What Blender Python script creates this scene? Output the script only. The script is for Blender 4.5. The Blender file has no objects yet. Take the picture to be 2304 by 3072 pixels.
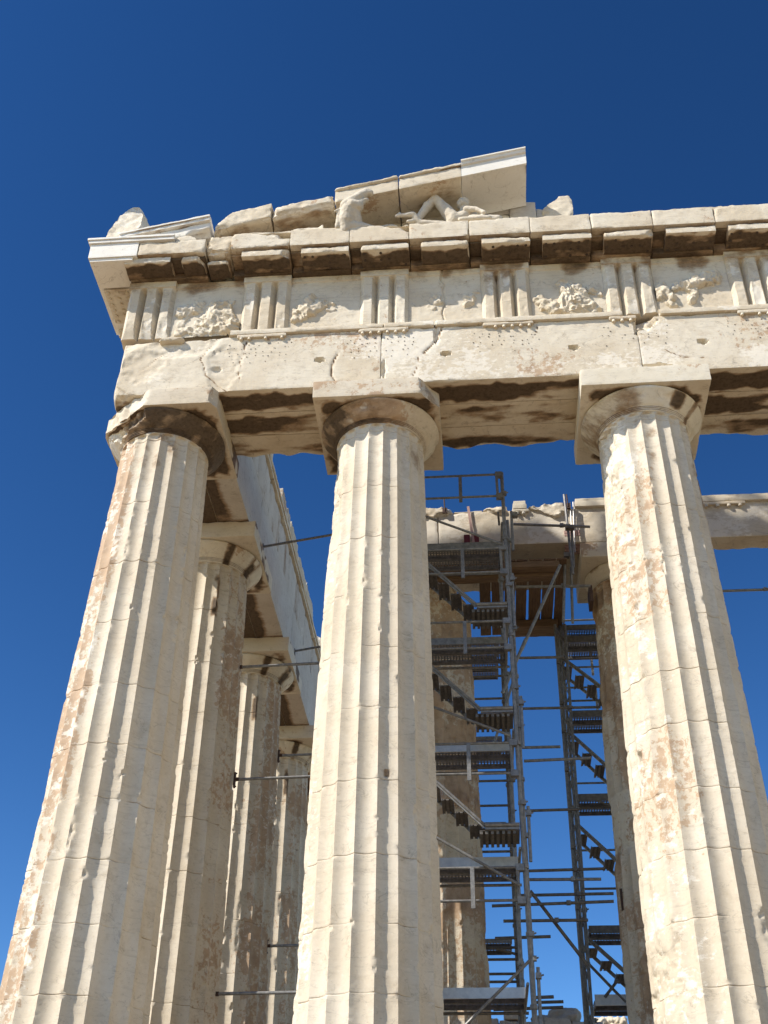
import bpy, math, random
import numpy as np
from mathutils import Matrix, Vector
R_ = math.radians
scene = bpy.context.scene
COL = scene.collection

# ------------------------------------------------------------------ camera
def add_camera():
    loc = Vector((5.1142, -15.1589, -2.7344))
    r = Vector((0.99649243, 0.08253687, 0.01380205))
    u = Vector((0.03792022, -0.5923955, 0.80475439))
    f = Vector((-0.07459819, 0.80140828, 0.59344745))
    cam = bpy.data.cameras.new('camera')
    cam.sensor_fit = 'HORIZONTAL'; cam.sensor_width = 36
    cam.lens = 3563.4 / 2304 * 36
    cam.clip_end = 4000
    o = bpy.data.objects.new('camera', cam); COL.objects.link(o)
    m = Matrix(((r.x, u.x, -f.x, loc.x), (r.y, u.y, -f.y, loc.y), (r.z, u.z, -f.z, loc.z), (0, 0, 0, 1)))
    if abs(0.59239 - abs(u.y)) < 1: 
        u = r.cross(f); m = Matrix(((r.x, u.x, -f.x, loc.x), (r.y, u.y, -f.y, loc.y), (r.z, u.z, -f.z, loc.z), (0, 0, 0, 1)))
    o.matrix_world = m
    scene.camera = o
add_camera()

# ------------------------------------------------------------------ sky and sun
SUN_AZ = R_(57.2)      # to the left (south) of the facade's outward normal (-y)
SUN_EL = R_(43.4)
sdir = Vector((-math.sin(SUN_AZ) * math.cos(SUN_EL), -math.cos(SUN_AZ) * math.cos(SUN_EL), math.sin(SUN_EL)))
world = bpy.data.worlds.new('World'); scene.world = world
world.use_nodes = True
nt = world.node_tree
bg = nt.nodes['Background']
sky = nt.nodes.new('ShaderNodeTexSky'); sky.sky_type = 'NISHITA'; sky.sun_disc = False
sky.sun_elevation = SUN_EL
sky.sun_rotation = math.atan2(sdir.x, sdir.y)
sky.altitude = 150; sky.air_density = 0.9; sky.dust_density = 0.0; sky.ozone_density = 0.5
hs = nt.nodes.new('ShaderNodeGamma')      # deep polarised blue
hs.inputs['Gamma'].default_value = 1.6
nt.links.new(sky.outputs[0], hs.inputs['Color'])
h2 = nt.nodes.new('ShaderNodeHueSaturation'); h2.inputs['Saturation'].default_value = 1.12
nt.links.new(hs.outputs[0], h2.inputs['Color']); nt.links.new(h2.outputs[0], bg.inputs['Color'])
bg.inputs['Strength'].default_value = 0.050
sl = bpy.data.lights.new('sun', 'SUN'); sl.energy = 5.0; sl.angle = R_(0.53); sl.color = (1.0, 0.94, 0.85)
so = bpy.data.objects.new('sun', sl); COL.objects.link(so)
so.rotation_euler = sdir.to_track_quat('Z', 'Y').to_euler()
so.location = (-30, -30, 40)
scene.view_settings.view_transform = 'Standard'
scene.view_settings.look = 'None'
scene.view_settings.exposure = 0.38
scene.view_settings.gamma = 1.0
scene.render.resolution_x = 768; scene.render.resolution_y = 1024
scene.cycles.max_bounces = 6; scene.cycles.diffuse_bounces = 4

# ------------------------------------------------------------------ noise
def _hash(ix, iy, iz, seed):
    h = (ix * 374761393 + iy * 668265263 + iz * 2147483647 + seed * 974634777).astype(np.int64)
    h = (h ^ (h >> 13)) * 1274126177
    h = h & 0x7fffffff
    h = (h ^ (h >> 16)) * 2246822519
    h = h & 0x7fffffff
    return (h & 0xffff) / 65535.0 * 2 - 1
def vnoise(P, seed=0):
    P = np.asarray(P, float); I = np.floor(P).astype(np.int64); F = P - I
    F = F * F * F * (F * (F * 6 - 15) + 10)
    out = np.zeros(len(P))
    for dx in (0, 1):
        wx = F[:, 0] if dx else 1 - F[:, 0]
        for dy in (0, 1):
            wy = F[:, 1] if dy else 1 - F[:, 1]
            for dz in (0, 1):
                wz = F[:, 2] if dz else 1 - F[:, 2]
                out += wx * wy * wz * _hash(I[:, 0] + dx, I[:, 1] + dy, I[:, 2] + dz, seed)
    return out
def fbm(P, f=1.0, octv=4, seed=0, gain=0.5):
    P = np.asarray(P, float) * np.asarray(f)
    a, s, t = 1.0, 0.0, 0.0
    for o in range(octv):
        s = s + a * vnoise(P * (2.03 ** o) + 17.3 * o, seed + o * 7); t += a; a *= gain
    return s / t * 1.6
def sstep(a, b, x):
    t = np.clip((x - a) / (b - a), 0, 1); return t * t * (3 - 2 * t)

# ------------------------------------------------------------------ materials
def nd(nt, t, **k):
    n = nt.nodes.new(t)
    for a, b in k.items():
        if hasattr(n, a): setattr(n, a, b)
        else: n.inputs[a.replace('_', ' ')].default_value = b
    return n
def marble(name, base=(0.605, 0.515, 0.38), light=(0.68, 0.61, 0.485), dark=(0.47, 0.38, 0.265), bump=0.5, rough=0.75, vein=0.5, bed=1.0, seed=0.0, pat_shade=0.0, grime=0.5):
    m = bpy.data.materials.new(name); m.use_nodes = True
    nt = m.node_tree; L = nt.links.new; B = nt.nodes['Principled BSDF']
    tc = nd(nt, 'ShaderNodeTexCoord'); oi = nd(nt, 'ShaderNodeObjectInfo')
    mul = nd(nt, 'ShaderNodeVectorMath', operation='SCALE'); mul.inputs[0].default_value = (37.0, 19.0, 53.0)
    L(oi.outputs['Random'], mul.inputs['Scale'])
    ad = nd(nt, 'ShaderNodeVectorMath', operation='ADD'); L(tc.outputs['Object'], ad.inputs[0]); L(mul.outputs[0], ad.inputs[1])
    ad2 = nd(nt, 'ShaderNodeVectorMath', operation='ADD'); L(ad.outputs[0], ad2.inputs[0]); ad2.inputs[1].default_value = (seed * 3.1, seed * 7.7, seed)
    vec = ad2.outputs[0]
    def noise(scale, det=6, rg=0.6, sc=(1, 1, 1), dist=0.0):
        mp = nd(nt, 'ShaderNodeMapping'); mp.inputs['Scale'].default_value = sc; L(vec, mp.inputs[0])
        n = nd(nt, 'ShaderNodeTexNoise'); n.inputs['Scale'].default_value = scale; n.inputs['Detail'].default_value = det
        n.inputs['Roughness'].default_value = rg; n.inputs['Distortion'].default_value = dist
        L(mp.outputs[0], n.inputs['Vector']); return n.outputs['Fac']
    def mr(x, a, b, c=0.0, d=1.0):
        r = nd(nt, 'ShaderNodeMapRange', interpolation_type='SMOOTHSTEP'); L(x, r.inputs['Value'])
        r.inputs['From Min'].default_value = a; r.inputs['From Max'].default_value = b
        r.inputs['To Min'].default_value = c; r.inputs['To Max'].default_value = d; return r.outputs[0]
    def mix(f, a, b):
        x = nd(nt, 'ShaderNodeMix', data_type='RGBA'); 
        if isinstance(f, float): x.inputs[0].default_value = f
        else: L(f, x.inputs[0])
        for s, v in ((6, a), (7, b)):
            if isinstance(v, tuple): x.inputs[s].default_value = (*v, 1)
            else: L(v, x.inputs[s])
        return x.outputs[2]
    def math_(op, a, b):
        x = nd(nt, 'ShaderNodeMath', operation=op)
        for s, v in ((0, a), (1, b)):
            if isinstance(v, (int, float)): x.inputs[s].default_value = v
            else: L(v, x.inputs[s])
        return x.outputs[0]
    big = noise(0.9, 5, 0.55); med = noise(4.5, 8, 0.62); fine = noise(26, 8, 0.7)
    streak = noise(3.0, 8, 0.65, (0.6, 0.6, 5.0 * bed), 0.6)
    hs_ = noise(7.5, 10, 0.74, (1.3, 1.3, 1.1), 0.25)
    c = mix(mr(big, 0.38, 0.66), base, light)
    c = mix(mr(med, 0.5, 0.74, 0, 0.6), c, dark)
    c = mix(mr(streak, 0.52, 0.72, 0, 0.45), c, tuple(v * 0.78 for v in base))
    c = mix(mr(fine, 0.58, 0.78, 0, 0.35), c, (0.30, 0.24, 0.17))
    grit = noise(48, 6, 0.75); mid2 = noise(15, 7, 0.7, (1, 1, 1.6))
    c = mix(mr(mid2, 0.54, 0.72, 0, 0.42 * (0.4 + grime)), c, (0.36, 0.285, 0.20))
    c = mix(mr(mid2, 0.30, 0.46, 0.30, 0.0), c, (0.74, 0.68, 0.57))
    c = mix(mr(grit, 0.60, 0.76, 0, 0.40 * (0.3 + grime)), c, (0.24, 0.19, 0.14))
    bed_ = noise(2.2, 8, 0.7, (0.35, 0.35, 9.0 * bed), 0.9)
    c = mix(mr(bed_, 0.60, 0.70, 0, 0.38), c, (0.34, 0.28, 0.21))
    # thin grey veins
    vn = noise(1.6, 7, 0.55, (1, 1, 2.2), 1.2)
    vv = math_('ABSOLUTE', math_('SUBTRACT', vn, 0.5), 0.0)
    vm = mr(vv, 0.0, 0.012, vein, 0.0)
    c = mix(math_('MULTIPLY', vm, mr(med, 0.35, 0.6)), c, (0.25, 0.21, 0.16))
    at = nd(nt, 'ShaderNodeAttribute'); at.attribute_name = 'stain'
    sp = nd(nt, 'ShaderNodeSeparateColor'); L(at.outputs['Color'], sp.inputs[0])
    cr, pa, wh = sp.outputs[0], sp.outputs[1], sp.outputs[2]
    # brown patina, flaking; also the shade browning painted on columns
    pn = math_('ADD', math_('MULTIPLY', math_('SUBTRACT', hs_, 0.5), 1.5), math_('ADD', pa, pat_shade))
    pm = mr(pn, 0.42, 0.52)
    pcol = mix(mr(med, 0.35, 0.7), (0.47, 0.315, 0.19), (0.37, 0.24, 0.145))
    c = mix(math_('MULTIPLY', pm, 0.8), c, pcol)
    # fresh pale breaks
    wn = math_('ADD', math_('MULTIPLY', math_('SUBTRACT', noise(9, 8, 0.7, (1, 1, 1.6)), 0.5), 1.3), wh)
    wm = mr(wn, 0.42, 0.56)
    c = mix(math_('MULTIPLY', wm, 0.7), c, (0.79, 0.73, 0.62))
    # black and brown crust
    cn = math_('ADD', math_('MULTIPLY', math_('SUBTRACT', noise(4.5, 10, 0.72, (0.6, 1.6, 1.0)), 0.5), 0.9), cr)
    c = mix(mr(cn, 0.08, 0.46, 0, 0.85), c, mix(mr(mid2, 0.35, 0.65), (0.30, 0.185, 0.09), (0.19, 0.115, 0.06)))
    c = mix(math_('MULTIPLY', mr(cn, 0.42, 0.68, 0, 0.93), mr(mid2, 0.30, 0.66, 1.0, 0.68)), c, (0.040, 0.027, 0.017))
    # pits
    vo = nd(nt, 'ShaderNodeTexVoronoi'); vo.inputs['Scale'].default_value = 22; L(vec, vo.inputs['Vector'])
    pit = mr(vo.outputs['Distance'], 0.05, 0.16, 1.0, 0.0)
    pit = math_('MULTIPLY', pit, mr(noise(2.3, 3, 0.5), 0.52, 0.62))
    c = mix(math_('MULTIPLY', pit, 0.45 * grime), c, (0.16, 0.12, 0.08))
    L(c, B.inputs['Base Color'])
    rgh = math_('ADD', math_('MULTIPLY', fine, 0.2), rough - 0.1); L(rgh, B.inputs['Roughness'])
    B.inputs['Specular IOR Level'].default_value = 0.25
    h = math_('ADD', math_('MULTIPLY', med, 0.35), math_('MULTIPLY', fine, 0.5))
    h = math_('ADD', h, math_('MULTIPLY', streak, 0.3)); h = math_('ADD', h, math_('MULTIPLY', mid2, 0.35)); h = math_('ADD', h, math_('MULTIPLY', grit, 0.18)); h = math_('SUBTRACT', h, math_('MULTIPLY', mr(bed_, 0.60, 0.70), 0.15))
    h = math_('SUBTRACT', h, math_('MULTIPLY', pit, 0.35))
    h = math_('SUBTRACT', h, math_('MULTIPLY', wm, 0.12))
    h = math_('ADD', h, math_('MULTIPLY', pm, 0.08))
    bp = nd(nt, 'ShaderNodeBump'); bp.inputs['Strength'].default_value = bump; bp.inputs['Distance'].default_value = 0.012
    L(h, bp.inputs['Height']); L(bp.outputs[0], B.inputs['Normal'])
    return m
def simple(name, c1, c2, scale=8, rough=0.6, metal=0.0, bump=0.2, sc=(1, 1, 1), dirt=None):
    m = bpy.data.materials.new(name); m.use_nodes = True
    nt = m.node_tree; L = nt.links.new; B = nt.nodes['Principled BSDF']
    tc = nd(nt, 'ShaderNodeTexCoord'); mp = nd(nt, 'ShaderNodeMapping'); mp.inputs['Scale'].default_value = sc
    L(tc.outputs['Object'], mp.inputs[0])
    n = nd(nt, 'ShaderNodeTexNoise'); n.inputs['Scale'].default_value = scale; n.inputs['Detail'].default_value = 8; n.inputs['Roughness'].default_value = 0.65
    L(mp.outputs[0], n.inputs['Vector'])
    r = nd(nt, 'ShaderNodeValToRGB'); r.color_ramp.elements[0].position = 0.35; r.color_ramp.elements[1].position = 0.68
    r.color_ramp.elements[0].color = (*c1, 1); r.color_ramp.elements[1].color = (*c2, 1)
    if dirt:
        e = r.color_ramp.elements.new(0.75); e.color = (*dirt, 1)
    L(n.outputs['Fac'], r.inputs[0]); L(r.outputs[0], B.inputs['Base Color'])
    B.inputs['Roughness'].default_value = rough; B.inputs['Metallic'].default_value = metal
    b = nd(nt, 'ShaderNodeBump'); b.inputs['Strength'].default_value = bump; b.inputs['Distance'].default_value = 0.02
    L(n.outputs['Fac'], b.inputs['Height']); L(b.outputs[0], B.inputs['Normal'])
    return m
MB = marble('weathered_marble')
MC = marble('column_marble', base=(0.58, 0.495, 0.37), light=(0.645, 0.57, 0.45), dark=(0.46, 0.38, 0.27), vein=0.45, bump=0.45)
MW = marble('new_white_marble', base=(0.75, 0.715, 0.635), light=(0.79, 0.765, 0.70), dark=(0.67, 0.62, 0.52), vein=0.45, bump=0.2, grime=0.0)
MN = marble('restored_marble', base=(0.66, 0.59, 0.46), light=(0.72, 0.66, 0.54), dark=(0.57, 0.48, 0.34), vein=0.3, bump=0.2, grime=0.2)
MG = marble('grey_marble', base=(0.52, 0.47, 0.40), light=(0.58, 0.54, 0.47), dark=(0.44, 0.38, 0.31), vein=0.5, bump=0.3, grime=0.3)
ML = marble('cast_plaster', base=(0.58, 0.51, 0.40), light=(0.63, 0.57, 0.47), dark=(0.44, 0.385, 0.295), vein=0.0, bump=0.5)
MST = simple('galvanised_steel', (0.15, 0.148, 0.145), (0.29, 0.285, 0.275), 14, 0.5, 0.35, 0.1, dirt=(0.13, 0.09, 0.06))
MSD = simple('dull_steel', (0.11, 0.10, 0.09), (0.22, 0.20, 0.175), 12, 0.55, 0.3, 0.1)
MAL = simple('aluminium', (0.42, 0.42, 0.42), (0.56, 0.55, 0.53), 10, 0.4, 0.5, 0.08)
MWD = simple('old_timber', (0.10, 0.058, 0.032), (0.20, 0.125, 0.07), 6, 0.8, 0.0, 0.5, (6, 0.6, 6), dirt=(0.05, 0.03, 0.02))
MWX = simple('timber_beam', (0.12, 0.075, 0.04), (0.24, 0.155, 0.09), 6, 0.8, 0.0, 0.5, (0.6, 6, 6), dirt=(0.05, 0.03, 0.02))
MRD = simple('red_pad', (0.12, 0.012, 0.015), (0.17, 0.02, 0.02), 10, 0.7)
MPK = simple('pink_pad', (0.42, 0.27, 0.23), (0.48, 0.31, 0.27), 10, 0.8)
MBK = simple('hole_shade', (0.05, 0.035, 0.025), (0.09, 0.06, 0.04), 20, 0.9)  # dark colour standing in for the shade inside small holes
MRS = simple('rusty_iron', (0.05, 0.03, 0.022), (0.10, 0.055, 0.04), 20, 0.8)
MRK = marble('grey_limestone', base=(0.36, 0.31, 0.26), light=(0.45, 0.40, 0.34), dark=(0.25, 0.21, 0.17), bump=0.9)
MFL = marble('worn_floor_marble', base=(0.20, 0.142, 0.08), light=(0.25, 0.185, 0.115), dark=(0.13, 0.09, 0.05))
MGR = simple('rocky_ground', (0.22, 0.155, 0.09), (0.34, 0.25, 0.155), 0.8, 0.9, 0.0, 0.5)

# ------------------------------------------------------------------ object helpers
def link(o, parent=None):
    COL.objects.link(o)
    if parent is not None: o.parent = parent
    return o
def tag(o, label=None, cat=None, group=None, kind=None):
    if label: o['label'] = label
    if cat: o['category'] = cat
    if group: o['group'] = group
    if kind: o['kind'] = kind
    return o
def thing(name, label, cat, loc=(0, 0, 0), group=None):
    o = bpy.data.objects.new(name, None); o.empty_display_size = 0.2
    o.location = loc; link(o); return tag(o, label, cat, group)
class Acc:
    def __init__(s): s.V = []; s.F = []; s.S = []; s.M = []; s.n = 0; s.sm = []
    def add(s, V, F, st=None, mi=0, smooth=True):
        V = np.asarray(V, float).reshape(-1, 3); F = np.asarray(F, int).reshape(len(F), -1)
        if F.shape[1] == 3: F = np.concatenate([F, F[:, 2:3]], 1)
        s.V.append(V); s.F.append(F + s.n); s.n += len(V)
        s.S.append(np.zeros((len(V), 3)) if st is None else st)
        s.M.append(np.full(len(F), mi)); s.sm.append(np.full(len(F), smooth))
        return s
    def build(s, name, mats, parent=None, label=None, origin=(0, 0, 0), sharp=36):
        V = np.concatenate(s.V) - np.array(origin); F = np.concatenate(s.F); S = np.concatenate(s.S)
        MI = np.concatenate(s.M); SM = np.concatenate(s.sm)
        tri = F[:, 2] == F[:, 3]
        me = bpy.data.meshes.new(name)
        me.vertices.add(len(V)); me.vertices.foreach_set('co', V.astype(np.float32).ravel())
        cnt = np.where(tri, 3, 4)
        loops = F.ravel()[(np.arange(4)[None, :] < cnt[:, None]).ravel()]
        me.loops.add(len(loops)); me.loops.foreach_set('vertex_index', loops.astype(np.int32))
        me.polygons.add(len(F)); st = np.concatenate([[0], np.cumsum(cnt)[:-1]])
        me.polygons.foreach_set('loop_start', st.astype(np.int32)); me.polygons.foreach_set('loop_total', cnt.astype(np.int32))
        me.polygons.foreach_set('material_index', MI.astype(np.int32)); me.polygons.foreach_set('use_smooth', SM.astype(bool))
        me.update(calc_edges=True); me.validate()
        a = me.attributes.new('stain', 'FLOAT_COLOR', 'POINT')
        if len(me.vertices) == len(S):
            a.data.foreach_set('color', np.concatenate([S, np.ones((len(S), 1))], 1).astype(np.float32).ravel())
        me.set_sharp_from_angle(angle=R_(sharp))
        for m in (mats if isinstance(mats, (list, tuple)) else [mats]): me.materials.append(m)
        o = bpy.data.objects.new(name, me); o.location = origin; link(o, parent)
        if label: o['label'] = label
        return o
def grid_faces(na, nb, off=0):
    i = np.arange(na)[:, None] * (nb + 1) + np.arange(nb)[None, :] + off
    return np.stack([i, i + nb + 1, i + nb + 2, i + 1], -1).reshape(-1, 4)
def box_grid(lo, hi, res, skip=''):
    """six separate face grids of a box: points, faces, face id per point"""
    lo = np.array(lo, float); hi = np.array(hi, float); res = np.broadcast_to(np.array(res, float), (3,))
    n = np.maximum(1, np.round((hi - lo) / res).astype(int))
    V, F, I, k = [], [], [], 0
    for ax in range(3):
        a, b = [(1, 2), (2, 0), (0, 1)][ax]
        for side in (0, 1):
            fid = ax * 2 + side
            if str(fid) in skip: continue
            ta = np.linspace(lo[a], hi[a], n[a] + 1); tb = np.linspace(lo[b], hi[b], n[b] + 1)
            A, Bb = np.meshgrid(ta, tb, indexing='ij')
            P = np.zeros(A.shape + (3,)); P[..., a] = A; P[..., b] = Bb; P[..., ax] = (lo, hi)[side][ax]
            f = grid_faces(n[a], n[b], k)
            if side == 0: f = f[:, ::-1]
            P = P.reshape(-1, 3); V.append(P); F.append(f); I.append(np.full(len(P), fid)); k += len(P)
    return np.concatenate(V), np.concatenate(F), np.concatenate(I)
def weather(V, lo, hi, e0=0.008, chip=0.035, cf=2.5, thr=0.15, rough=0.004, cuts=(), dents=(), seed=0, p=1.18, keep=None):
    lo = np.array(lo, float); hi = np.array(hi, float); W = V.copy()
    n1 = fbm(W, cf, 3, seed); n2 = fbm(W, cf * 4, 3, seed + 50)
    dmg = np.clip(n1 - thr, 0, 1) * chip * 2.2 + np.clip(n2 - thr, 0, 1) * chip * 0.6
    if keep is not None: dmg = dmg * keep(W)
    e = e0 + dmg
    e = np.minimum(e, 0.45 * (hi - lo).min())
    E = e[:, None]
    Q = np.clip(W, lo + E, hi - E); D = W - Q
    nrm = (np.abs(D) ** p).sum(1) ** (1 / p) + 1e-9
    W2 = Q + D * (e / nrm)[:, None]
    moved = np.linalg.norm(W2 - W, axis=1)
    dn = D / (np.linalg.norm(D, axis=1)[:, None] + 1e-9)
    W2 = W2 + dn * (fbm(W, 9, 3, seed + 9) * rough)[:, None]
    for c in cuts:   # (normal, point, roughness)
        n = np.array(c[0], float); n /= np.linalg.norm(n)
        s = (W2 - np.array(c[1])) @ n + c[2] * fbm(W2, c[3] if len(c) > 3 else 5, 3, seed + 31)
        s = np.maximum(s, 0); W2 = W2 - n[None, :] * s[:, None]; moved = np.maximum(moved, s)
    for d in dents:  # (centre, radii, direction, depth)
        q = (W2 - np.array(d[0])) / np.array(d[1]); r2 = (q ** 2).sum(1)
        w = np.clip(1 - r2 + 0.35 * fbm(W2, 9, 2, seed + 77), 0, 1) ** 0.5
        W2 = W2 + np.array(d[2], float)[None, :] * (w * d[3])[:, None]; moved = np.maximum(moved, w * d[3])
    return W2, moved
def seg_d(X, Z, a, b):
    ax, az = a; bx_, bz = b; dx, dz = bx_ - ax, bz - az; L = dx * dx + dz * dz + 1e-9
    t = np.clip(((X - ax) * dx + (Z - az) * dz) / L, 0, 1); return np.hypot(X - ax - t * dx, Z - az - t * dz), t
def poly_d(X, Z, pts):
    d = np.full(len(X), 9.0)
    for a, b in zip(pts[:-1], pts[1:]): d = np.minimum(d, seg_d(X, Z, a, b)[0])
    return d
def block(acc, lo, hi, res=0.06, stain=None, xf=None, skip='', mi=0, fresh=0.5, cracks=(), **k):
    V, F, I = box_grid(lo, hi, res, skip)
    W, mv = weather(V, lo, hi, **k)
    S = np.zeros((len(W), 3))
    if stain is not None: S = np.asarray(stain(V, I), float)
    S = S.copy(); br = sstep(0.012, 0.04, mv)
    for pts, w_, dp in cracks:
        jx = 0.035 * fbm(V, (3, 1, 4), 3, int(abs(pts[0][0]) * 100)); jz = 0.02 * fbm(V, (4, 1, 3), 2, 3)
        m_ = np.clip(1 - poly_d(V[:, 0] + jx, V[:, 2] + jz, pts) / w_, 0, 1) * (V[:, 1] < lo[1] + 0.02)
        W[:, 1] += dp * np.minimum(1, m_ * 1.6); S[:, 0] = np.maximum(S[:, 0], m_ * 0.75)
    S[:, 2] = np.maximum(S[:, 2], br * fresh); 
    S[:, 0] *= 1 - 0.5 * br
    if xf is not None: W = xf(W)
    acc.add(W, F, S, mi)
    return acc
def zeros(P, I): return np.zeros((len(P), 3))
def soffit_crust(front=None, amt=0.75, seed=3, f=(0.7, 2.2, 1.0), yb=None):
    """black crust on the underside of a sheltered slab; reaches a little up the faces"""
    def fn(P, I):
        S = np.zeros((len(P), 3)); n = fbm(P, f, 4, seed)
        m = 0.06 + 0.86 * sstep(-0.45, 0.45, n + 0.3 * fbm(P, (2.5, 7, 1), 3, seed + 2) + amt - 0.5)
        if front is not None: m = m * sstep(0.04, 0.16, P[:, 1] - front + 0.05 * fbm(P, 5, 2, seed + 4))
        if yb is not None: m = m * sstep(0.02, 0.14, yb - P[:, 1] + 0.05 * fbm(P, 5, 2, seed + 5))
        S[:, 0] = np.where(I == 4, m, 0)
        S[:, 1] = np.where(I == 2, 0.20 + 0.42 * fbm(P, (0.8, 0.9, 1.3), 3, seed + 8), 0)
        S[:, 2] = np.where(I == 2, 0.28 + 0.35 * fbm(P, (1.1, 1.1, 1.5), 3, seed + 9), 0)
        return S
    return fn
def tube_geo(a, b, r, n=8, r2=None, cap=True):
    a = np.array(a, float); b = np.array(b, float); d = b - a; L = np.linalg.norm(d); d /= L
    h = np.array([0, 0, 1.0]) if abs(d[2]) < 0.9 else np.array([1.0, 0, 0])
    u = np.cross(d, h); u /= np.linalg.norm(u); v = np.cross(d, u)
    t = np.arange(n) * 2 * math.pi / n; r2 = r if r2 is None else r2
    ring = np.cos(t)[:, None] * u + np.sin(t)[:, None] * v
    V = np.concatenate([a + ring * r, b + ring * r2, [a, b]])
    i = np.arange(n); j = (i + 1) % n
    F = np.stack([i, i + n, j + n, j], 1)
    if cap:
        c1 = np.stack([i, j, np.full(n, 2 * n), np.full(n, 2 * n)], 1); c2 = np.stack([j + n, i + n, np.full(n, 2 * n + 1), np.full(n, 2 * n + 1)], 1)
        F = np.concatenate([F, c1, c2])
    return V, F[:, ::-1] if True else F
def fix(F): # move duplicate index to the end so 4th==3rd
    F = F.copy()
    for k in range(len(F)):
        f = list(dict.fromkeys(F[k].tolist()))
        if len(f) == 3: F[k] = [f[0], f[1], f[2], f[2]]
    return F
def tube(acc, a, b, r, n=8, r2=None, mi=0):
    V, F = tube_geo(a, b, r, n, r2); acc.add(V, fix(F), None, mi); return acc
def bx(acc, lo, hi, mi=0, rot=None, c=None):
    V, F, I = box_grid(lo, hi, 1e9)
    if rot is not None:
        c = np.array(c if c is not None else (np.array(lo) + np.array(hi)) / 2); V = (V - c) @ rot.T + c
    acc.add(V, F, None, mi, False); return acc
def bar(acc, a, b, w, h, mi=0):
    """rectangular bar from a to b, width w (horizontal), height h"""
    a = np.array(a, float); b = np.array(b, float); d = b - a; L = np.linalg.norm(d); d /= L
    up = np.array([0, 0, 1.0]) if abs(d[2]) < 0.95 else np.array([0, 1.0, 0])
    s = np.cross(d, up); s /= np.linalg.norm(s); t = np.cross(s, d)
    V, F, I = box_grid((0, -w / 2, -h / 2), (L, w / 2, h / 2), 1e9)
    V = a + V[:, :1] * d - V[:, 1:2] * s + V[:, 2:3] * t
    acc.add(V, F, None, mi, False); return acc

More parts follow.
